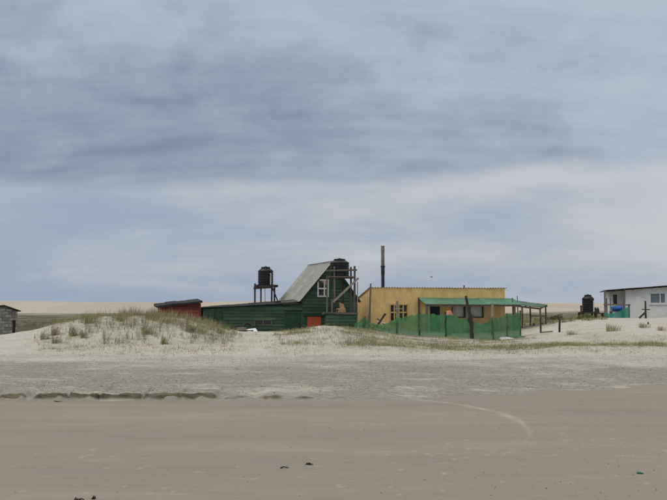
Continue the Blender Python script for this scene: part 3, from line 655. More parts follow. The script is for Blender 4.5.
# front wall as blocks round the openings
b = MB(); T = .16
xs = [0, cx0, cx1, bx0, bx1, kx0, kx1, YW]
for i in range(len(xs) - 1):
    a_, b_ = xs[i], xs[i + 1]
    if i == 1: b.box(a_, b_, 0, T, 0, cz0); b.box(a_, b_, 0, T, cz1, YT)
    elif i == 3: b.box(a_, b_, 0, T, bz1, YT)
    elif i == 5: b.box(a_, b_, 0, T, 0, kz0); b.box(a_, b_, 0, T, kz1, YT)
    else: b.box(a_, b_, 0, T, 0, YT)
b.build('front_wall', 'yellow', yh)
for xa, xb in ((-.003, .15), (YW - .15, YW + .003)):
    MB().hexa([(xa, T, 0), (xb, T, 0), (xb, YD, 0), (xa, YD, 0), (xa, T, YT - .03), (xb, T, YT - .03), (xb, YD, YBT), (xa, YD, YBT)]).build('side_wall', 'yellow', yh)
MB().box(.15, YW - .15, YD - .15, YD, 0, YBT - .03).build('back_wall', 'yellow', yh)
nsh = 10; wd = (YW + .16) / nsh
for k in range(nsh):       # roof sheets: their wavy ends show along the top of the front wall
    o = corrugated(YD + .22, wd + .04, .17, .026, .006).build('roof_sheet', 'yellow', yh)
    xd = Vector((0, YD, YBT - YT)); place_axes(o, (-.08 + (k + 1) * wd + .04, -.05, YT + .02 + .006 * (k % 2)), xd, (-1, 0, 0))
wf = frame(yh, cx0 - .03, cx1 + .03, cz0 - .03, cz1 + .03, -.04, .06, .07, 'yellow_wood', 'window', rails=((cz0 * .45 + cz1 * .55),), posts=((cx0 + cx1) / 2, cx0 * .75 + cx1 * .25, cx0 * .25 + cx1 * .75))
MB().box(cx0 + .04, cx1 - .04, .07, .09, cz0 + .04, cz1 - .04).build('pane', 'glass_dark', wf)
dr = MB().box(bx0, bx1, .05, .1, 0, bz1).build('door', 'blue_door', yh)
MB().box(bx0 + .05, bx0 + .09, .02, .05, 1.0, 1.1).build('door_handle', 'metal', dr)
kf = frame(yh, kx0 - .02, kx1 + .02, kz0 - .02, kz1 + .02, -.03, .06, .06, 'wood_dark', 'window', posts=(kx0 * .6 + kx1 * .4, kx0 * .42 + kx1 * .58))
for fa, fb, m_ in ((0, .4, 'curtain'), (.4, .58, 'glass_dark'), (.58, 1, 'curtain')):
    xa, xb = kx0 + (kx1 - kx0) * fa + .03, kx0 + (kx1 - kx0) * fb - .03; MB().box(xa, xb, .07, .09, kz0 + .04, kz1 - .04).build('pane', m_, kf)
# porch
fx0 = yw(418, 298)[0]; fx1 = yw(512, 298)[0]; fzt = yw(440, 298)[1]; PD = 1.7; fzb = fzt - .40
nsh = 8; wd = (fx1 - fx0) / nsh
for k in range(nsh):
    sl_ = math.sqrt(PD ** 2 + .4 ** 2); o = corrugated(sl_, wd + .04, .12, .014, .006).build('porch_roof_sheet', 'green_roof', yh)
    place_axes(o, (fx0 + (k + 1) * wd + .04, -PD, fzb + .006 * (k % 2) + random.uniform(-.015, .015)), (0, PD, fzt - fzb), (-1, 0, 0))
MB().box(fx0 + .03, fx1 - .03, -PD + .05, -PD + .13, fzb - .12, fzb - .02).build('porch_beam', 'wood', yh)
for k, px in enumerate((420, 448, 459, 505)):
    o = MB().beam((yw(px, 310)[0], -PD + .1, .0), (yw(px, 310)[0] + random.uniform(-.04, .04), -PD + .1, fzb - .1), .11, .11).build('porch_post', 'wood', yh)
MB().hexa([(fx0 - .02, -.06, 0), (fx0 + .1, -.06, 0), (fx0 + .1, -.004, 0), (fx0 - .02, -.004, 0), (fx0 - .02, -.06, fzt + .03), (fx0 + .1, -.06, fzt + .03), (fx0 + .1, -.004, fzt + .03), (fx0 - .02, -.004, fzt + .03)]).build('wall_post', 'wood', yh)
# stove pipe in three lengths with a collar
p0 = yw(384, 288); pz = lambda py: yw(384, py)[1] + .02
def seg(pa, pb, r, m_, nm='chimney_pipe'): return MB().lathe([(r * .92, pz(pa)), (r, pz(pa) + .02), (r, pz(pb) - .02), (r * .95, pz(pb))], 14, (p0[0], .30, 0)).build(nm, m_, yh)
seg(292, 274.5, .105, 'metal_dark'); seg(274.5, 266.5, .115, 'metal_dark'); seg(266.5, 253, .105, 'metal'); seg(253, 246, .11, 'metal')
seg(267.4, 265.8, .14, 'metal_dark', 'pipe_collar'); seg(246.8, 245.8, .125, 'metal', 'pipe_rim')
vp = yw(467, 288); MB().lathe([(.035, YT - .1), (.035, YT + .14), (.06, YT + .15), (.06, YT + .18)], 8, (vp[0], .6, 0)).build('vent_pipe', 'metal_dark', yh)

# ------------------------------------------------------------------ open shelter to the right of the yellow house
c0 = Vector((ax(505, 56.6), 56.6, h(ax(520, 57), 57)))
cs = thing('open_shelter', 'open-sided shelter with thin green roof on posts beside the yellow house', 'shelter', c0, R(3))
def cl(px, py, Yd): p = at(px, py, Yd) - c0; c_, s_ = math.cos(R(3)), math.sin(R(3)); return Vector((p.x * c_ + p.y * s_, -p.x * s_ + p.y * c_, p.z))
A, B_ = cl(508, 304.0, 56.4), cl(541.5, 307.8, 56.4); C_, D_ = cl(547, 305.2, 59.6), cl(508, 300, 59.6)
for k in range(4):
    a, b_ = A.lerp(B_, k / 4), A.lerp(B_, (k + 1) / 4 + .01); c_, d_ = D_.lerp(C_, (k + 1) / 4 + .01), D_.lerp(C_, k / 4); up = Vector((0, 0, .035)); lf = Vector((0, 0, .008 * (k % 2)))
    MB().hexa([a + lf, b_ + lf, c_ + lf, d_ + lf, a + up + lf, b_ + up + lf, c_ + up + lf, d_ + up + lf]).build('roof_sheet', 'shelter_roof', cs)
MB().beam(A - Vector((0, -.1, .07)), B_ - Vector((0, -.1, .07)), .1, .06).build('beam', 'wood', cs); MB().beam(D_ - Vector((0, .1, .07)), C_ - Vector((0, .1, .07)), .1, .06).build('beam', 'wood', cs)
for a, b_, s_ in ((A, D_, .1), (B_, C_, -.15), (A.lerp(B_, .5), D_.lerp(C_, .5), 0)):
    MB().beam(a + Vector((s_, .03, -.08)), b_ + Vector((s_, -.03, -.08)), .08, .05).build('rafter', 'wood', cs)
for px, Yd, pt in ((522, 56.5, 306.5), (530, 59.5, 304), (545.5, 59.5, 305.8), (540.0, 56.5, 308), (513, 59.5, 301.5)):
    a = cl(px, pt, Yd); MB().pole([(a.x, a.y, -.4), (a.x + .02, a.y, a.z / 2), a], .055, .05).build('post', 'wood', cs)
for q in (0.35, .75): MB().beam(cl(530, 316, 59.5) * 1, cl(545, 316, 59.5), .05, .04).build('rail', 'wood', cs) if q < .5 else None
for px, pt, Yd, lb in ((512.5, 298, 55.2, 'thin grey stick rising above the porch end, nearer the yellow wall'), (517.5, 296, 55.4, 'taller thin grey stick rising above the left end of the open shelter')):
    x_ = ax(px, Yd); z_ = h(x_, Yd)
    tag(MB().pole([(0, 0, -.3), (.03, 0, 1.0), (.0, 0, az(pt, Yd) - z_)], .04, .03).build('stick', 'wood', None, (x_, Yd, z_)), lb, 'stick')

# ------------------------------------------------------------------ green net fence
FP = [(354, 51.6, 324.5), (365, 51.0, 317.5), (376, 50.6, 324), (397, 50.0, 317.5), (419.5, 49.0, 313), (445.5, 48.0, 314), (470.5, 47.0, 319.5), (493, 46.0, 317.5), (507, 48.0, 314.5), (520.5, 50.0, 312)]
nf = thing('net_fence', 'green shade-net fence sagging between posts in front of the yellow house', 'fence', (ax(440, 48.5), 48.5, 0))
fo = Vector(nf.location)
for i in range(len(FP) - 1):
    (pa, Ya, ta), (pb, Yb, tb) = FP[i], FP[i + 1]; n = 32; mrow = 9; P = []; F = []
    sag = {1: .10, 0: .0, 2: .14, 3: .05, 4: .05, 5: .03, 6: .26, 7: .08, 8: .05}[i]
    for k in range(n + 1):
        t = k / n; px = pa + (pb - pa) * t; Yd = Ya + (Yb - Ya) * t; x_ = ax(px, Yd); g_ = h(x_, Yd) - .06
        zt = az(ta + (tb - ta) * t, Yd) - sag * 4 * t * (1 - t) + .03 * math.sin(9 * t + i) + (.025 * math.sin(23 * t + 2 * i) + random.uniform(-.018, .018)) * (0 if k in (0, n) else 1)
        for j in range(mrow + 1):
            s_ = j / mrow; bil = (.10 * math.sin(math.pi * t) * math.sin(math.pi * s_) + .05 * math.sin(7 * t + 3 * i + 2.5 * s_) * s_ + .03 * math.sin(19 * t + i * 2) + .012 * math.sin(41 * t + 2.2 * s_ + i) * (.4 + s_) + .03 * math.sin(13 * s_ + 9 * t + i)) * (0 if k in (0, n) else 1)
            P.append((x_ - fo.x + .03 * math.sin(11 * s_ + i), Yd - bil - fo.y - .25 * (1 - s_) ** 3 * (.5 + .5 * math.sin(5 * t + i)) * (0 if k in (0, n) else 1), g_ + (zt - g_) * s_))
    for k in range(n):
        for j in range(mrow): q = k * (mrow + 1) + j; F.append((q, q + mrow + 1, q + mrow + 2, q + 1))
    MB().add(P, F, True).build('net_panel', 'net', nf)
for px, Yd, pt, r_, m_ in ((365, 51.06, 316.5, .04, 'wood_dark'), (397.2, 50.06, 301, .075, 'wood_pale'), (419.5, 49.06, 312.5, .06, 'wood_dark'), (445.5, 48.06, 312, .06, 'wood_dark'), (492.8, 46.06, 303, .07, 'wood_pale'), (507, 48.06, 313.5, .045, 'wood_dark'), (520.5, 50.06, 310.5, .05, 'wood_dark'), (354, 51.6, 322, .04, 'wood_dark')):
    x_ = ax(px, Yd); g_ = h(x_, Yd); MB().pole([(x_ - fo.x, Yd - fo.y + r_, g_ - .3), (x_ - fo.x + random.uniform(-.03, .03), Yd - fo.y + r_, (g_ + az(pt, Yd)) / 2), (x_ - fo.x, Yd - fo.y + r_, az(pt, Yd))], r_, r_ * .9).build('post', m_, nf)
# crossbar lashed to the pale post
a = at(398.5, 309, 50.0) - fo; MB().beam(a + Vector((-.28, -.02, .0)), a + Vector((.24, -.02, .02)), .05, .04).build('crossbar', 'wood_pale', nf)
# dark leaning log post
x_ = ax(472, 46.9); g_ = h(x_, 46.9)
lp = [at(472.2, 345, 46.85), at(471.5, 328, 46.85), at(470.2, 318, 46.85), at(468.2, 307, 46.85), at(465.8, 296, 46.85)]
lg = thing('leaning_log', 'dark gnarled driftwood log leaning up through the green net fence', 'log', (x_, 46.85, g_)); lo_ = Vector(lg.location)
MB().pole([p - lo_ for p in lp], .10, .065, 9, .2).build('trunk', 'wood_dark', lg)
MB().pole([at(470.5, 322, 46.8) - lo_, at(472.6, 318, 46.8) - lo_, at(472.8, 315, 46.8) - lo_], .06, .04, 7, .2).build('stub', 'wood_dark', lg)
MB().pole([at(470.8, 325, 46.8) - lo_, at(468.6, 320, 46.75) - lo_, at(469, 317, 46.75) - lo_], .06, .04, 7, .2).build('stub', 'wood_dark', lg)
# tall pale pole at the corner of the yellow house
x_ = ax(370, 53.6); g_ = h(x_, 53.6)
tag(MB().pole([(-.07, 0, -.3), (0, 0, 1.3), (.05, 0, az(283.5, 53.6) - g_)], .06, .05).build('pole', 'wood', None, (x_, 53.6, g_)), 'grey wooden pole standing by the left corner of the yellow house', 'pole')
# dark plank and pale pot behind the dip of the net
Yd = 52.6; x_ = ax(381, Yd); g_ = h(x_, Yd)
dc = thing('folding_chair', 'dark folding chair tilted behind the dip of the green net', 'chair', (x_, Yd, g_))
q = lambda px, py, dy=0: at(px, py, Yd + dy) - Vector((x_, Yd, g_))
MB().beam(q(376.5, 327), q(385.5, 313.5), .12, .05).build('backrest', 'wood_dark', dc)
MB().beam(q(377, 318.5, .1), q(387, 327, .1), .06, .05).build('leg', 'wood_dark', dc)
MB().beam(q(377, 318.5, .5), q(387, 327, .5), .06, .05).build('leg', 'wood_dark', dc)
MB().hexa([q(378, 322, 0), q(385, 324, 0), q(385, 324, .5), q(378, 322, .5), q(378, 320.8, 0), q(385, 322.8, 0), q(385, 322.8, .5), q(378, 320.8, .5)]).build('seat', 'curtain', dc)
# pink tub hung on the porch
Yd = 52.4; p = at(449, 313.5, Yd); g_ = h(p.x, Yd)
bk = thing('bucket', 'pinkish orange tub upturned on a stump under the green porch roof', 'tub', (p.x, Yd, g_))
MB().pole([(0, 0, -.1), (0, 0, p.z - g_ - .12)], .14, .12, 10, .1).build('stump', 'wood', bk)
MB().lathe([(.21, 0), (.215, .02), (.19, .12), (.15, .25), (.06, .28)], 18, (0, 0, p.z - g_ - .12)).build('tub', 'pink', bk)
# white sack and rags at the right end of the net
for px, py, Yd, m_, s_, lb in ((505, 338.5, 46.4, 'plastic_white', .34, 'white plastic sack lying at the foot of the green net fence corner'), (520, 337.5, 48.6, 'net', .22, 'crumpled scrap of green net on the sand at the fence end')):
    x_ = ax(px, Yd); b = MB(); P = []; n = 12; mm = 6
    for i in range(mm + 1):
        for j in range(n):
            a = 2 * math.pi * j / n; ph = math.pi / 2 * i / mm; rr = s_ * math.cos(ph) * (1 + .25 * math.sin(3 * a + i) + random.uniform(-.1, .1)); P.append((rr * math.cos(a) * 1.3, rr * math.sin(a) * .8, -.03 + s_ * .5 * math.sin(ph) * (1 + .2 * math.cos(2 * a))))
    F = [(i * n + j, i * n + (j + 1) % n, (i + 1) * n + (j + 1) % n, (i + 1) * n + j) for i in range(mm) for j in range(n)]
    b.add(P, F, False); tag(b.build('sack' if m_ != 'net' else 'net_scrap', m_ if m_ != 'net' else 'green_roof', None, (x_, Yd, h(x_, Yd))), lb, 'sack' if m_ != 'net' else 'scrap')

# ------------------------------------------------------------------ white house on the right
WY = R(-12); w0 = Vector((ax(626, 66), 66, 1.0))
wh = thing('white_house', 'white low house with thin overhanging roof at the right edge', 'house', w0, WY)
ww = lambda px, py: on_wall(w0, WY, px, py)
WW = ww(735, 300)[0]; WZ0 = ww(626, 290)[1]; WZ1 = ww(667, 287)[1]; sl_w = (WZ1 - WZ0) / ww(667, 287)[0]; WD = 4.5
wz = lambda x: WZ0 + sl_w * x
jx0, jz0 = ww(650, 303.5); jx1, jz1 = ww(665.5, 293)
b = MB()
def wb(a_, b_, z0_, z1_=None, y_a=0., y_b=.15):
    b.hexa([(a_, y_a, z0_), (b_, y_a, z0_), (b_, y_b, z0_), (a_, y_b, z0_), (a_, y_a, z1_ or wz(a_)), (b_, y_a, z1_ or wz(b_)), (b_, y_b, z1_ or wz(b_)), (a_, y_b, z1_ or wz(a_))])
wb(0, jx0, 0); wb(jx0, jx1, 0, jz0); wb(jx0, jx1, jz1); wb(jx1, WW, 0); b.build('front_wall', 'white', wh)
b = MB(); wb(0, .15, 0, None, .15, WD); b.build('side_wall', 'white', wh); b = MB(); wb(WW - .15, WW, 0, None, .15, WD); b.build('side_wall', 'white', wh)
rx0 = loc_of(w0, WY, 608, 300, 67.6).x; 
qx0, qz1 = ww(614.2, 294.5); qx1, qz0 = ww(618.2, 304.5)
b = MB(); s_ = .9
wb(rx0, qx0, 0, None, s_, s_ + .12); wb(qx0, qx1, 0, qz0, s_, s_ + .12); wb(qx0, qx1, qz1, None, s_, s_ + .12); wb(qx1, -.003, 0, None, s_, s_ + .12); b.build('recessed_wall', 'white', wh)
b = MB(); wb(rx0, rx0 + .12, 0, None, s_ + .12, WD); b.build('side_wall', 'white', wh)
b = MB(); wb(rx0 + .12, WW - .15, 0, None, WD - .12, WD); b.build('back_wall', 'white', wh)
f_ = frame(wh, qx0, qx1, qz0, qz1, s_ - .02, s_ + .05, .05, 'wood_dark', 'window'); MB().box(qx0 + .04, qx1 - .04, s_ + .06, s_ + .08, qz0 + .04, qz1 - .04).build('pane', 'glass_dark', f_)
f_ = frame(wh, jx0 - .02, jx1 + .02, jz0 - .02, jz1 + .02, -.04, .06, .07, 'white_frame', 'window', posts=(jx0 * .35 + jx1 * .65,)); MB().box(jx0 + .04, jx1 - .04, .07, .09, jz0 + .04, jz1 - .04).build('pane', 'glass_blue', f_)
MB().box(jx0 - .08, jx1 + .08, -.08, .0, jz0 - .09, jz0 - .03).build('sill', 'white_frame', wh)
ra = rx0 - .35; nsh = 8
for k in range(nsh):
    xa = ra + (WW + .2 - ra) * k / nsh; xb = ra + (WW + .2 - ra) * (k + 1) / nsh + .03; lf = .006 * (k % 2)
    MB().hexa([(xa, -.4, wz(xa) + .06 + lf), (xb, -.4, wz(xb) + .06 + lf), (xb, WD + .2, wz(xb) + .06 + lf), (xa, WD + .2, wz(xa) + .06 + lf), (xa, -.4, wz(xa) + .10 + lf), (xb, -.4, wz(xb) + .10 + lf), (xb, WD + .2, wz(xb) + .10 + lf), (xa, WD + .2, wz(xa) + .10 + lf)]).build('roof_sheet', 'wood_dark', wh)
x_ = ra + .1
while x_ < WW:
    MB().box(x_, x_ + .07, -.34, s_ + .5, wz(x_) - .045, wz(x_) + .058).build('rafter', 'wood', wh) if x_ < 0 else MB().box(x_, x_ + .07, -.34, -.004, wz(x_) - .045, wz(x_) + .058).build('rafter', 'wood', wh)
    x_ += .62
zb = lambda px, Yd: h(ax(px, Yd), Yd)
# porch frame in front of the white house, with net and barrel
pf = thing('porch_frame', 'rough post-and-rail frame in front of the white house corner', 'frame', (ax(617, 65), 65, zb(617, 65))); po = Vector(pf.location)
for px, pt, r_ in ((604.5, 290.5, .06), (606.5, 298, .05), (628.8, 304, .06), (610.5, 298.5, .03), (623.5, 298, .03)):
    a = at(px, pt, 65) - po; MB().pole([(a.x, a.y, -.4), (a.x + .01, a.y, a.z * .5), a], r_, r_ * .9).build('post', 'wood', pf)
MB().beam(at(603.5, 304.5, 64.92) - po, at(630.5, 305, 64.92) - po, .10, .06).build('rail', 'wood', pf)
P = []; F = []; n = 14
for k in range(n + 1):
    t = k / n; px = 604 + 25 * t; x_ = ax(px, 64.8); zt = az(312.5 - 4.5 * t ** 2 + 1.2 * math.sin(5 * t), 64.8)
    for j in range(4): P.append((x_ - po.x, -.2 - .05 * math.sin(6 * t + j), (zb(px, 64.8) - .1 - po.z) * (1 - j / 3) + (zt - po.z) * j / 3))
for k in range(n):
    for j in range(3): q_ = k * 4 + j; F.append((q_, q_ + 4, q_ + 5, q_ + 1))
no = MB().add(P, F, True).build('net_panel', 'net_teal', pf); no['label'] = 'teal green netting'
p = at(617, 311.3, 65.4); g_ = zb(617, 65.4)
br = thing('barrel', 'blue plastic barrel lying on a bench behind the teal net', 'barrel', (p.x, 65.4, g_))
bz = p.z - g_
MB().box(-.5, .5, -.25, .25, bz - .05, bz).build('bench_top', 'wood', br)
for s_x in (-.42, .42): MB().box(s_x - .04, s_x + .04, -.2, .2, -.2, bz - .05).build('bench_leg', 'wood', br)
o = MB().lathe([(.15, -.36), (.17, -.34), (.185, -.2), (.175, -.12), (.19, 0), (.175, .12), (.185, .2), (.17, .34), (.15, .36)], 18).build('barrel_body', 'blue_plastic', br, (0, 0, bz + .19), (0, R(90), 0))
# tank on its low platform
Yt = 64.5; x_ = ax(588, Yt); g_ = zb(588, Yt)
s3 = thing('tank_stand', 'low timber platform on the sand left of the white house', 'tank stand', (x_, Yt, g_)); so = Vector(s3.location)
pz3 = az(312, Yt) - g_
for k in range(5):
    yy = -.55 + k * .23; MB().box(ax(579.5, Yt) - x_ + random.uniform(-.05, .05), ax(596, Yt) - x_ + random.uniform(-.05, .05), yy, yy + .2, pz3 - .06, pz3).build('plank', 'wood_dark', s3)
for px, dy in ((581, -.5), (594, -.5), (581, .5), (594, .5)): MB().box(ax(px, Yt) - x_ - .06, ax(px, Yt) - x_ + .06, dy - .06, dy + .06, -.3, pz3 - .06).build('leg', 'wood_dark', s3)
MB().box(ax(578.8, Yt) - x_ - .05, ax(578.8, Yt) - x_ + .05, -.7, -.6, -.3, az(305.5, Yt) - g_).build('post', 'wood_dark', s3)
MB().beam((ax(578, Yt) - x_, -.62, pz3 - .1), (ax(597, Yt) - x_, -.62, pz3 - .02), .12, .05).build('beam', 'wood_dark', s3)
tank((ax(588.3, Yt), Yt, g_ + pz3), .41, 1.16, 'black water tank with a grey streak on the low platform by the white house', 'curtain')
Yd = 64.3; x_ = ax(600, Yd); g_ = zb(600, Yd); bt = thing('low_bench', 'low dark plank bench between the water tank and the teal net', 'bench', (x_, Yd, g_))
MB().box(ax(594.5, Yd) - x_, ax(603.5, Yd) - x_, -.2, .2, az(312.8, Yd) - g_ - .08, az(312.8, Yd) - g_).build('bench_top', 'wood_dark', bt)
for px in (595.5, 602.5): MB().box(ax(px, Yd) - x_ - .05, ax(px, Yd) - x_ + .05, -.16, .16, -.2, az(312.8, Yd) - g_ - .08).build('leg', 'wood_dark', bt)
for k, px in enumerate((595.5, 597.8)):
    b = MB().lathe([(.10, 0), (.12, .05), (.11, .26), (.05, .33), (.04, .38)], 12); tag(b.build('jug', 'metal_dark', None, (ax(px, Yd), Yd, az(312.8, Yd))), ('small dark jug on the low bench, next to the tank', 'small dark jug on the low bench, farther from the tank')[k], 'jug')

# ------------------------------------------------------------------ posts on the right sand
def fpost(px, pt, Yd, r_, lb, m_='wood_dark', lean=0.0, cross=False):
    x_ = ax(px, Yd); g_ = h(x_, Yd); z_ = az(pt, Yd) - g_; t = thing('fence_post', lb, 'post', (x_, Yd, g_))
    MB().pole([(-lean, 0, -.4), (-lean * .4, 0, z_ * .5), (lean * .2, 0, z_)], r_, r_ * .88, 8, .12).build('shaft', m_, t)
    if cross:
        MB().beam((-.26, -.05, z_ * .52), (.26, -.05, z_ * .50), .06, .04).build('crossbar', m_, t)
        MB().beam((-.42, -.04, .02), (.0, -.04, .40), .11, .05).build('brace', m_, t)
fpost(540.5, 317, 50.5, .055, 'short grey fence post on the sand below the open shelter')
fpost(559.6, 319.5, 49, .055, 'short grey fence post standing alone on the pale sand slope', 'wood_dark', .03)
fpost(645.7, 301, 58, .065, 'dark post with crossbar and brace in front of the white house', 'wood_dark', .0, True)
fpost(648, 322, 47, .04, 'stubby dark stake low on the sand at the right edge')
x_a, x_b = ax(540.5, 50.4), ax(552, 49.8)
o = MB().pole([(0, 0, h(x_a, 50.2) + .05), (x_b - x_a, -.5, h(x_b, 49.7) + .06)], .03, .03, 6).build('fallen_rail', 'wood', None, (x_a, 50.2, 0)); tag(o, 'thin fallen rail on the sand between the two short posts', 'rail')

# ------------------------------------------------------------------ block hut at the left edge
HY = R(25); h0 = Vector((ax(17.4, 60), 60, .1))
hh_ = thing('block_hut', 'grey concrete block hut with dark doorway at the left edge', 'hut', h0, HY)
hw = lambda px, py: on_wall(h0, HY, px, py)
HX = hw(-38, 310)[0]; HT = hw(17.6, 311.5)[1]; RX, RT = hw(4, 306.2)
top = lambda x: HT + (RT - HT) * (x - 0) / (RX - 0) if x > RX else RT - (RT - HT) * (RX - x) / (RX - HX)
ex0, ez1 = hw(12.6, 320); ex1, _ = hw(15.6, 320)
b = MB(); b.add([(HX, .02, 0), (ex0, .02, 0), (ex0, .02, top(ex0)), (RX, .02, RT), (HX, .02, HT), (HX, .2, 0), (ex0, .2, 0), (ex0, .2, top(ex0)), (RX, .2, RT), (HX, .2, HT)],
              [(0, 1, 2, 3, 4), (9, 8, 7, 6, 5), (0, 5, 6, 1), (1, 6, 7, 2), (2, 7, 8, 3), (3, 8, 9, 4), (4, 9, 5, 0)]); b.hexa([(ex0, .02, ez1), (ex1, .02, ez1), (ex1, .2, ez1), (ex0, .2, ez1), (ex0, .02, top(ex0)), (ex1, .02, top(ex1)), (ex1, .2, top(ex1)), (ex0, .2, top(ex0))])
b.hexa([(ex1, .02, 0), (0, .02, 0), (0, .2, 0), (ex1, .2, 0), (ex1, .02, top(ex1)), (0, .02, HT), (0, .2, HT), (ex1, .2, top(ex1))]); b.build('wall', 'mortar', hh_)
MB().box(-.18, 0, .2, 3.6, 0, HT).build('side_wall', 'mortar', hh_); MB().box(HX, HX + .18, .2, 3.6, 0, HT).build('side_wall', 'mortar', hh_); MB().box(HX + .18, -.18, 3.4, 3.6, 0, HT).build('back_wall', 'mortar', hh_)
z_ = 0.; k = 0; blk = None
while z_ < RT - .05:
    x_ = HX - (.2 if k % 2 else 0)
    while x_ < 0:
        a, b_ = max(x_, HX), min(x_ + .39, 0)
        for lo, hi in (((a, min(b_, ex0)), (max(a, ex1), b_)) if z_ < ez1 - .05 else ((a, b_),)):
            t_ = min(top(lo + .02), top(hi - .02)) if hi > lo else 0
            zt = min(z_ + .185, t_ - .01)
            if hi - lo > .06 and zt - z_ > .05: 
                d_ = random.uniform(0, .018); MB().box(lo + .008, hi - .008, -.012 - d_, .02, z_ + .008, zt).build('block', 'concrete', hh_)
        x_ += .4
    z_ += .2; k += 1
dr = MB().box(ex0 + .01, ex1 - .01, .1, .14, 0, ez1 - .01).build('door', 'wood_dark', hh_)
for xa, za, xb, zb_ in ((.2, HT - .03, RX, RT), (RX, RT, HX - .2, HT - .03)):
    for k in range(3):
        t0, t1 = k / 3, (k + 1) / 3 + .01; P0 = Vector((xa + (xb - xa) * t0, 0, za + (zb_ - za) * t0 + .005 * (k % 2))); P1 = Vector((xa + (xb - xa) * t1, 0, za + (zb_ - za) * t1 + .005 * (k % 2)))
        if P0.x > P1.x: P0, P1 = P1, P0
        MB().hexa([P0 + Vector((0, -.2, .02)), P1 + Vector((0, -.2, .02)), P1 + Vector((0, 3.8, .02)), P0 + Vector((0, 3.8, .02)), P0 + Vector((0, -.2, .08)), P1 + Vector((0, -.2, .08)), P1 + Vector((0, 3.8, .08)), P0 + Vector((0, 3.8, .08))]).build('roof_sheet', 'wood_dark', hh_)

# ------------------------------------------------------------------ scrap in front of the lean-to
def scrap(px, Yd, kind, lb):
    x_ = ax(px, Yd); g_ = h(x_, Yd)
    if kind == 'tyre':
        P = []; F = []; n, m_ = 20, 8
        for i in range(n):
            for j in range(m_):
                a, c_ = 2 * math.pi * i / n, 2 * math.pi * j / m_; rr = .24 + .08 * math.cos(c_); P.append((rr * math.cos(a), .07 * math.sin(c_), .26 + rr * math.sin(a)))
        for i in range(n):
            for j in range(m_): F.append((i * m_ + j, ((i + 1) % n) * m_ + j, ((i + 1) % n) * m_ + (j + 1) % m_, i * m_ + (j + 1) % m_))
        o = MB().add(P, F, True).build('tyre', 'tank', None, (x_, Yd, g_), (R(-25), 0, R(15)))
        return tag(o, lb, 'tyre')
    if kind == 'drum':
        o = MB().lathe([(.16, 0), (.17, .01), (.17, .2), (.15, .24), (.15, .26)], 16).build('drum', 'metal_dark', None, (x_, Yd, g_ - .03)); return tag(o, lb, 'drum')
    if kind == 'crate':
        t = thing('crate', lb, 'crate', (x_, Yd, g_ - .03), R(random.uniform(-30, 30)))
        for k in range(3):
            MB().box(-.25, .25, -.18, -.165, .02 + k * .09, .09 + k * .09).build('slat', 'wood_pale', t); MB().box(-.25, .25, .165, .18, .02 + k * .09, .09 + k * .09).build('slat', 'wood_pale', t)
        for s_x in (-1, 1): MB().box(min(s_x * .23, s_x * .25), max(s_x * .23, s_x * .25), -.163, .163, 0, .27).build('end_panel', 'wood_pale', t)
        MB().box(-.228, .228, -.163, .163, 0, .02).build('bottom', 'wood_pale', t); return t
    if kind == 'sheet':
        o = MB().hexa([(-.3, -.2, .0), (.3, -.2, .02), (.3, .1, .04), (-.3, .1, .0), (-.28, -.18, .03), (.3, -.2, .05), (.26, .1, .22), (-.26, .12, .16)]).build('sheet', 'white_frame', None, (x_, Yd, g_ - .02), (0, 0, R(20))); return tag(o, lb, 'sheet')
scrap(244.5, 51.2, 'drum', 'small dark drum at the left of the scrap by the lean-to'); scrap(248, 51.0, 'tyre', 'black tyre leaning in the scrap before the lean-to wall'); scrap(251.5, 50.6, 'sheet', 'bent white sheet among the scrap before the lean-to'); scrap(241.8, 50.6, 'crate', 'pale slatted crate at the left end of the scrap'); scrap(254.5, 51.0, 'drum', 'small dark drum at the right end of the scrap')
for k, (px, Yd, ln, an, lb) in enumerate(((246, 50.4, .8, 12, 'short dark pole lying in front of the scrap'), (252.5, 51.4, .7, -35, 'dark stick propped up behind the bent white sheet'))):
    x_ = ax(px, Yd); g_ = h(x_, Yd); tag(MB().pole([(-ln / 2, 0, .03), (ln / 2, 0, .06 if k == 0 else .4)], .035, .03, 7).build('pole', 'wood_dark', None, (x_, Yd, g_), (0, 0, R(an))), lb, 'pole')

# ------------------------------------------------------------------ bird
bp_ = at(431.5, 277, 60); bd = thing('bird', 'small dark bird flying above the yellow house', 'bird', bp_, R(30)); bd.scale = (.5, .5, .5)
MB().lathe([(.005, -.17), (.03, -.12), (.05, -.02), (.045, .08), (.03, .13), (.032, .16), (.005, .21)], 10).build('body', 'bird', bd, rot=(0, R(90), 0))
for s_ in (-1, 1):
    MB().hexa([(-.05, 0, 0), (.06, 0, 0), (.03, s_ * .2, .07), (-.05, s_ * .2, .07), (-.05, 0, .012), (.06, 0, .012), (.03, s_ * .2, .08), (-.05, s_ * .2, .08)] if s_ > 0 else [(.06, 0, 0), (-.05, 0, 0), (-.05, -.2, .07), (.03, -.2, .07), (.06, 0, .012), (-.05, 0, .012), (-.05, -.2, .08), (.03, -.2, .08)]).add([(.03, s_ * .2, .07), (-.05, s_ * .2, .07), (-.09, s_ * .38, .05), (.03, s_ * .2, .08), (-.05, s_ * .2, .08), (-.09, s_ * .38, .056)], [(0, 1, 2), (5, 4, 3), (0, 2, 5, 3), (2, 1, 4, 5)]).build('wing', 'bird', bd)

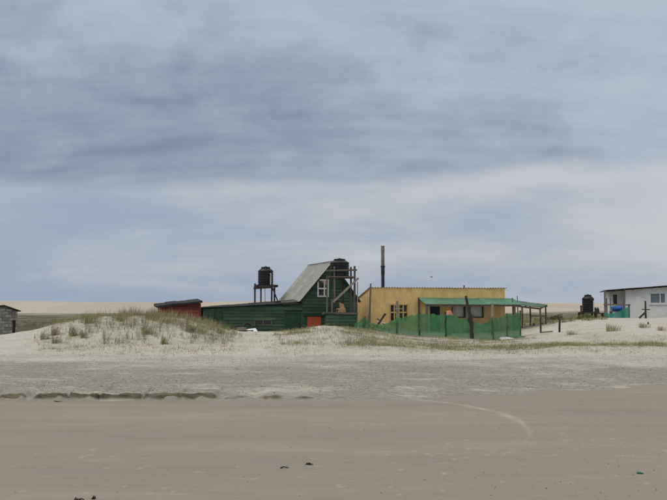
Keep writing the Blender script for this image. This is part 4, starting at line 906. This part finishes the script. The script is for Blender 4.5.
# ------------------------------------------------------------------ grass
def grass_mat():
    m = bpy.data.materials.new('dune_grass'); m.use_nodes = True; t = m.node_tree; n = t.nodes; l = t.links; b = n['Principled BSDF']
    a = n.new('ShaderNodeAttribute'); a.attribute_name = 'tint'; r = n.new('ShaderNodeValToRGB'); l.new(a.outputs['Fac'], r.inputs[0])
    st_ = [(0, (.12, .14, .055)), (.3, (.23, .24, .105)), (.55, (.36, .33, .19)), (.75, (.40, .325, .21)), (1, (.24, .165, .11))]
    while len(r.color_ramp.elements) < len(st_): r.color_ramp.elements.new(.5)
    for e_, (p, c_) in zip(r.color_ramp.elements, st_): e_.position = p; e_.color = (*c_, 1)
    l.new(r.outputs[0], b.inputs['Base Color']); b.inputs['Roughness'].default_value = .75; b.inputs['Specular IOR Level'].default_value = .2
    tr = n.new('ShaderNodeBsdfTranslucent'); l.new(r.outputs[0], tr.inputs[0]); mi = n.new('ShaderNodeMixShader'); mi.inputs[0].default_value = .3
    l.new(b.outputs[0], mi.inputs[1]); l.new(tr.outputs[0], mi.inputs[2]); l.new(mi.outputs[0], n['Material Output'].inputs[0]); return m
GM = grass_mat()
def blades(bx, by, bz, ang, lean, ln, wd, tint):
    """tapered bent blades, 3 segments each (arrays in, verts/faces/tints out)"""
    n = len(bx); P = np.zeros((n, 7, 3)); sx_, sy_ = -np.sin(ang), np.cos(ang)
    for k, (t, wf_) in enumerate(((0, 1), (.4, .9), (.75, .6))):
        r_ = ln * lean * t ** 1.8; z_ = ln * t * np.sqrt(np.maximum(1 - (lean * t * .8) ** 2, .1))
        for s_, q in ((-1, 0), (1, 1)):
            P[:, k * 2 + q, 0] = bx + np.cos(ang) * r_ + sx_ * wd * wf_ / 2 * s_; P[:, k * 2 + q, 1] = by + np.sin(ang) * r_ + sy_ * wd * wf_ / 2 * s_; P[:, k * 2 + q, 2] = bz + z_
    r_ = ln * lean; P[:, 6, 0] = bx + np.cos(ang) * r_; P[:, 6, 1] = by + np.sin(ang) * r_; P[:, 6, 2] = bz + ln * np.sqrt(np.maximum(1 - (lean * .8) ** 2, .1)) * (1 - .25 * lean)
    return P, np.repeat(tint, 7)
def grass_mesh(name, P, tint):
    n = len(P); q = bpy.data.meshes.new(name); q.vertices.add(n * 7); q.vertices.foreach_set('co', P.astype(np.float32).ravel()); b_ = np.arange(n)[:, None] * 7
    lp = np.concatenate([b_ + np.array([[0, 1, 3, 2]]), b_ + np.array([[2, 3, 5, 4]]), b_ + np.array([[4, 5, 6]])], 1).astype(np.int32)
    q.loops.add(lp.size); q.loops.foreach_set('vertex_index', lp.ravel()); q.polygons.add(n * 3)
    stt = (np.arange(n)[:, None] * 11 + np.array([[0, 4, 8]])).astype(np.int32); q.polygons.foreach_set('loop_start', stt.ravel()); q.polygons.foreach_set('loop_total', np.tile(np.array([4, 4, 3], np.int32), n))
    q.update(); q.validate(); a = q.attributes.new('tint', 'FLOAT', 'POINT'); a.data.foreach_set('value', np.clip(tint, 0, 1).astype(np.float32)); q.materials.append(GM)
    return q
WIND = R(8)
def tuft_blades(tx, ty_, tz, nb, rad, ln, tint, spread=.55, wd=.010, tj=.18):
    """arrays of tufts -> blades"""
    rep = np.repeat(np.arange(len(tx)), nb); n = len(rep); a = rng.random(n) * 2 * math.pi; rr = rad[rep] * np.sqrt(rng.random(n)); le = spread * (.25 + .9 * rng.random(n))
    ox, oy = rr * np.cos(a), rr * np.sin(a); wx_, wy_ = np.cos(a) * le + .28 * math.cos(WIND), np.sin(a) * le + .28 * math.sin(WIND)
    ang = np.arctan2(wy_, wx_); lean = np.clip(np.hypot(wx_, wy_), .05, .95); L_ = ln[rep] * (.55 + .6 * rng.random(n))
    return blades(tx[rep] + ox, ty_[rep] + oy, tz[rep] - .03, ang, lean, L_, wd * (.7 + .6 * rng.random(n)), np.clip(tint[rep] + rng.normal(0, tj, n), 0, 1))
def scatter(n, px0, px1, Y0, Y1, dens):
    px = rng.uniform(px0, px1, n); Yd = np.sqrt(rng.uniform(Y0 ** 2, Y1 ** 2, n)); x_ = (px - CX) / FPX * Yd; keep = rng.random(n) < dens(px, Yd, x_)
    return px[keep], Yd[keep], x_[keep]
def stuff(name, label, cat, parts):
    P = np.concatenate([p for p, _ in parts]); t = np.concatenate([q for _, q in parts]); o = bpy.data.objects.new(name, grass_mesh(name, P, t)); col.objects.link(o); o['kind'] = 'stuff'; return tag(o, label, cat)
def u(n, a, b): return rng.uniform(a, b, n)
# left dune
parts = []
clump = lambda x, y, s, off: ss(.0, .32, fbm(x, y, s, 3, .6, off=off))
px, yd, x_ = scatter(4200, 35, 242, 30.5, 40.5, lambda p, y, x: (.12 + .88 * clump(x, y, 1.1, 21)) * (.2 + .8 * ss(40, 75, p)) * (.25 + .75 * ss(31.5, 35, y)) * (1 - .6 * ss(215, 240, p)))
n = len(px); parts.append(tuft_blades(x_, yd, H(x_, yd), 6, u(n, .04, .16), u(n, .12, .40), u(n, .1, .75), .6, .008))
px, yd, x_ = scatter(300, 80, 235, 31.5, 40, lambda p, y, x: .3 + .7 * clump(x, y, 1.4, 24))
n = len(px); parts.append(tuft_blades(x_, yd, H(x_, yd), 14, u(n, .05, .12), u(n, .28, .55), u(n, .1, .55), .45, .008))
px, yd, x_ = scatter(8500, 20, 330, 27.5, 39, lambda p, y, x: (.25 + .75 * clump(x, y, 1.5, 27)) * (.1 + .9 * ss(30, 60, p)) * (.3 + .7 * ss(28, 31, y)) * (1 - .8 * np.exp(-((p - 258) / 18) ** 2)))
n = len(px); parts.append(tuft_blades(x_, yd, H(x_, yd), 4, u(n, .04, .2), u(n, .05, .16), u(n, .3, .9), .8, .008))
# crest: tall, reddish brown seed stems
px, yd, x_ = scatter(130, 92, 168, 35.5, 39.5, lambda p, y, x: .2 + .7 * clump(x, y, 1.0, 5))
n = len(px); parts.append(tuft_blades(x_, yd, H(x_, yd), 12, u(n, .06, .16), u(n, .22, .46), u(n, .45, 1.0), .5, .008))
px, yd, x_ = scatter(80, 126, 158, 36.8, 39, lambda p, y, x: .5 + .5 * clump(x, y, 1.0, 6))
n = len(px); parts.append(tuft_blades(x_, yd, H(x_, yd), 14, u(n, .06, .16), u(n, .32, .55), u(n, .55, 1.0), .5, .008))
px, yd, x_ = scatter(210, 158, 222, 34.2, 40, lambda p, y, x: (.25 + .75 * clump(x, y, 1.1, 9)) * ss(150, 180, p + (y - 36) * 8))
n = len(px); parts.append(tuft_blades(x_, yd, H(x_, yd), 12, u(n, .06, .16), u(n, .26, .56), u(n, .4, 1.0), .5, .008))
px, yd, x_ = scatter(110, 190, 236, 33.5, 38, lambda p, y, x: .2 + .7 * clump(x, y, 1.0, 15))
n = len(px); parts.append(tuft_blades(x_, yd, H(x_, yd), 12, u(n, .06, .14), u(n, .25, .42), u(n, .05, .45), .45, .008))
stuff('dune_grass', 'tall green and reddish grass over the left dune', 'grass', parts)
# centre mound and path edge
parts = []
px, yd, x_ = scatter(6000, 272, 376, 31, 46, lambda p, y, x: (.12 + .88 * clump(x, y, 1.6, 31)) * ss(268, 300, p))
n = len(px); parts.append(tuft_blades(x_, yd, H(x_, yd), 5, u(n, .05, .16), u(n, .08, .24), u(n, .1, .7), .65, .008))
px, yd, x_ = scatter(900, 228, 285, 31, 46, lambda p, y, x: clump(x, y, 1.4, 33) * .5)
n = len(px); parts.append(tuft_blades(x_, yd, H(x_, yd), 5, u(n, .05, .1), u(n, .08, .2), u(n, .2, .7), .6, .008))
stuff('mound_grass', 'short thin grass on the sand mound before the green house', 'grass', parts)
# right: low turf bands
parts = []
px, yd, x_ = scatter(17000, 340, 700, 29.5, 46.5, lambda p, y, x: (.22 + .78 * clump(x, y * 1.6, 2.2, 41)) * (1 - .97 * ss(505, 545, p) * ss(34.5, 37, y)) * (.15 + .85 * ss(31, 33.5, y)))
n = len(px); parts.append(tuft_blades(x_, yd, H(x_, yd), 5, u(n, .06, .2), u(n, .06, .19), u(n, .15, .75), .75, .008))
px, yd, x_ = scatter(4200, 345, 665, 32.2, 34.4, lambda p, y, x: .2 + .6 * clump(x, y, 2.0, 47))
n = len(px); parts.append(tuft_blades(x_, yd, H(x_, yd), 5, u(n, .06, .2), u(n, .08, .22), u(n, .15, .65), .7, .008))
px, yd, x_ = scatter(9000, 335, 700, 27.5, 46.5, lambda p, y, x: (.3 + .7 * clump(x, y, 1.8, 44)) * (1 - .9 * ss(510, 550, p) * ss(36, 39, y)) * (.3 + .7 * ss(28, 32, y)))
n = len(px); parts.append(tuft_blades(x_, yd, H(x_, yd), 4, u(n, .06, .22), u(n, .05, .13), u(n, .35, .9), .85, .008))
stuff('turf_grass', 'low yellowish grass on the sand in front of the net fence', 'grass', parts)
# distant scrub and rushes
parts = []
px, yd, x_ = scatter(5200, -60, 215, 50, 130, lambda p, y, x: clump(x, y, 7, 51) * .9 * ss(54, 62, y + 6 * (p > 110)))
n = len(px); parts.append(tuft_blades(x_, yd, H(x_, yd), 12, u(n, .15, .5), u(n, .12, .35), u(n, .0, .5), .6, .03))
px, yd, x_ = scatter(2200, 505, 700, 60, 150, lambda p, y, x: clump(x, y, 9, 53) * .8 * ss(64, 75, y))
n = len(px); parts.append(tuft_blades(x_, yd, H(x_, yd), 12, u(n, .15, .5), u(n, .12, .35), u(n, .0, .5), .6, .03))
px, yd, x_ = scatter(600, 505, 606, 58, 70, lambda p, y, x: .5 + 0 * p)
n = len(px); parts.append(tuft_blades(x_, yd, H(x_, yd), 14, u(n, .1, .3), u(n, .12, .34), u(n, .0, .45), .6, .02))
stuff('far_scrub', 'dark low scrub and rushes on the flat behind the houses', 'scrub', parts)
# single clumps one can point at
for k, (px, Yd, ln, rad, nb, ti, lb) in enumerate((
        (45, 34.0, .34, .16, 90, .35, 'leftmost small grass tuft on the bare slope of the left dune'),
        (55, 34.8, .50, .14, 110, .75, 'upright brownish grass tuft second from the left on the left dune'),
        (73, 34.2, .52, .13, 100, .45, 'narrow upright grass tuft midway up the left dune slope'),
        (57, 32.6, .30, .18, 80, .25, 'low green grass tuft near the foot of the left dune'),
        (90, 36.4, .50, .22, 90, .4, 'large green grass clump left of the dune crest'),
        (122, 36.8, .45, .2, 90, .7, 'dark brown grass clump under the dune crest'),
        (84, 33.6, .36, .12, 70, .35, 'small slanting grass tuft below the large green clump'),
        (146, 33.6, .46, .16, 100, .3, 'green grass tuft on the pale face of the left dune'),
        (190, 34.4, .48, .2, 90, .25, 'bright green grass clump below the red shed'),
        (221, 35.6, .42, .18, 90, .3, 'green grass clump at the right end of the left dune'),
        (165, 31.6, .38, .14, 80, .35, 'lone grass tuft low on the left dune before the grit'),
        (572, 42, .26, .26, 120, .4, 'small dark tuft on the sand right of the lone short post'),
        (613, 41.5, .40, .3, 170, .4, 'larger grey-green tuft on the sand below the teal net'),
        (644, 43.6, .28, .26, 120, .25, 'small green tuft on the sand under the braced post'),
        (661, 41, .26, .2, 90, .7, 'small brown tuft at the right edge of the sand'))):
    x_ = float(ax(px, Yd)); P, t_ = tuft_blades(np.array([0.]), np.array([0.]), np.array([0.]), nb, np.array([rad]), np.array([ln]), np.array([ti]), .42, .011)
    o = bpy.data.objects.new('grass_tuft', grass_mesh('grass_tuft', P, t_)); col.objects.link(o); o.location = (x_, Yd, h(x_, Yd)); tag(o, lb, 'grass tuft', 'single grass tufts on the sand')
# round shrubs near the shelter and tank
for k, (px, Yd, rad, lb) in enumerate(((557, 66, .5, 'dark green low shrub just right of the open shelter'), (586, 63, .42, 'dark green low shrub in front of the tank platform'))):
    x_ = float(ax(px, Yd)); t = thing('low_shrub', lb, 'shrub', (x_, Yd, h(x_, Yd))); n = 900
    d = rng.normal(size=(n, 3)); d /= np.linalg.norm(d, axis=1)[:, None]; d[:, 2] = np.abs(d[:, 2]); rr = rad * rng.random(n) ** .4 * (1 + .35 * np.sin(d[:, 0] * 5 + k) * np.cos(d[:, 1] * 4))
    P, q_ = blades(d[:, 0] * rr * 1.3, d[:, 1] * rr, d[:, 2] * rr * .75 - .02, rng.random(n) * 6.28, u(n, .3, .9), u(n, .07, .16), u(n, .03, .05), u(n, 0, .25))
    o = bpy.data.objects.new('foliage', grass_mesh('foliage', P, q_)); col.objects.link(o); o.parent = t
    MB().pole([(0, 0, -.1), (.03, .02, .15), (.08, 0, .3)], .03, .015, 6).build('stem', 'wood_dark', t)

# ------------------------------------------------------------------ grit and flotsam on the beach
def grit_mesh(name, x, y, z, s, m):
    base = np.array([[1, 0, 0], [-.5, .87, 0], [-.5, -.87, 0], [0, 0, .7], [0, 0, -.5]]); F = np.array([[0, 1, 3], [1, 2, 3], [2, 0, 3], [1, 0, 4], [2, 1, 4], [0, 2, 4]])
    n = len(x); a = rng.random(n) * 6.28; sc = s[:, None] * rng.uniform(.5, 1.4, (n, 3)); P = base[None] * sc[:, None, :]; c_, s_ = np.cos(a)[:, None], np.sin(a)[:, None]
    Q = np.stack([P[..., 0] * c_ - P[..., 1] * s_ + x[:, None], P[..., 0] * s_ + P[..., 1] * c_ + y[:, None], P[..., 2] + z[:, None]], -1)
    q = bpy.data.meshes.new(name); q.vertices.add(n * 5); q.vertices.foreach_set('co', Q.astype(np.float32).ravel()); lp = (np.arange(n)[:, None, None] * 5 + F[None]).astype(np.int32)
    q.loops.add(lp.size); q.loops.foreach_set('vertex_index', lp.ravel()); q.polygons.add(n * 6); q.polygons.foreach_set('loop_start', np.arange(0, n * 18, 3, dtype=np.int32)); q.polygons.foreach_set('loop_total', np.full(n * 6, 3, np.int32)); q.update(); q.validate(); q.materials.append(M[m]); return q
def grit(name, label, n, Y0, Y1, s0, s1, m, dens):
    px, yd, x_ = scatter(n, -40, 710, Y0, Y1, dens); s = np.exp(rng.uniform(math.log(s0), math.log(s1), len(px))); o = bpy.data.objects.new(name, grit_mesh(name, x_, yd, H(x_, yd), s, m)); col.objects.link(o); o['kind'] = 'stuff'; return tag(o, label, 'grit')
up_ = lambda p, y, x: (y > ys(x) + .25) * (.25 + .75 * clump(x * .5, y, .9, 61)) * (1 - ss(26, 31, y))
grit('shell_grit', 'pale shell fragments strewn over the upper beach', 26000, 17.8, 31, .005, .017, 'shell', up_)
grit('weed_grit', 'dark dried weed fragments strewn over the upper beach', 22000, 17.8, 31, .005, .016, 'wood', up_)
grit('twig_grit', 'grey twig fragments strewn over the upper beach', 5000, 17.8, 31, .006, .018, 'wood_dark', up_)
grit('beach_specks', 'tiny dark specks scattered over the hard beach', 3200, 8, 18, .003, .009, 'weed', lambda p, y, x: (.1 + .9 * ss(430, 520, p)) * (.2 + .8 * clump(x, y, 1.0, 71)))
def flotsam(px, py, ln, kind, lb, z=0.):
    ln = ln * .42
    Yd = (CAMZ - z) * FPX / (py - HOR); x_ = ax(px, Yd); g_ = h(x_, Yd)
    if kind == 'weed':
        t = thing('seaweed_clump', lb, 'seaweed', (x_, Yd, g_))
        for k in range(7):
            a = random.uniform(-.5, .5); s_ = random.uniform(-.5, .5) * ln; q = ln * random.uniform(.25, .5)
            MB().pole([(s_ - q * .5, random.uniform(-.03, .03), .0), (s_, random.uniform(-.04, .04), random.uniform(.004, .022)), (s_ + q * .5, random.uniform(-.03, .03), .002)], .007, .004, 6, .3).build('strand', 'weed', t)
        return t
    if kind == 'wood': return tag(MB().pole([(-ln / 2, 0, .005), (-ln * .1, .01, .014), (ln / 2, -.01, .006)], .008, .005, 7, .25).build('driftwood', 'wood_dark', None, (x_, Yd, g_), (0, 0, R(random.uniform(-20, 20)))), lb, 'driftwood')
    if kind == 'clod':
        P = []; n = 12
        for i in range(6):
            for j in range(n): a = 6.283 * j / n; ph = math.pi / 2 * i / 5; rr = ln * .5 * math.cos(ph) * (1 + random.uniform(-.2, .2)); P.append((rr * math.cos(a), rr * math.sin(a) * .6, ln * .28 * math.sin(ph) * (1 + random.uniform(-.2, .2)) - .01))
        F = [(i * n + j, i * n + (j + 1) % n, (i + 1) * n + (j + 1) % n, (i + 1) * n + j) for i in range(5) for j in range(n)]
        return tag(MB().add(P, F, True).build('weed_clod', 'weed', None, (x_, Yd, g_)), lb, 'clod')
    if kind == 'bottle': return tag(MB().lathe([(.003, 0), (.012, .002), (.012, .04), (.006, .052), (.006, .065)], 12).build('bottle', 'bottle_green', None, (x_, Yd, g_ + .008), (R(90), 0, R(70))), lb, 'bottle')
flotsam(102, 383, .17, 'clod', 'dark clod of weed on the grit above the step at the left', .22)
flotsam(60, 401, .40, 'weed', 'thin dark weed strand on the beach just below the step')
flotsam(82, 497, .16, 'weed', 'dark seaweed scrap at the bottom left of the beach'); flotsam(97, 495.5, .06, 'weed', 'tiny seaweed scrap right of the bottom left seaweed')
flotsam(285, 465.5, .20, 'wood', 'thin driftwood stick left of the seaweed in the middle foreground'); flotsam(309, 462, .17, 'weed', 'dark seaweed scrap in the middle foreground')
flotsam(208, 431, .07, 'clod', 'small dark clod alone in the middle of the smooth beach')
flotsam(567, 493, .09, 'clod', 'dark clod in the foreground at bottom right'); flotsam(633, 471, .1, 'bottle', 'small green bottle lying on the beach at the right')
flotsam(25, 434 + 20, .05, 'clod', 'small dark clod on the beach near the left edge')
flotsam(527, 378.5, .12, 'clod', 'dark clod on the grit at the right above the beach', .24); flotsam(312, 380.5, .1, 'clod', 'dark clod on the grit above the middle of the step', .24)
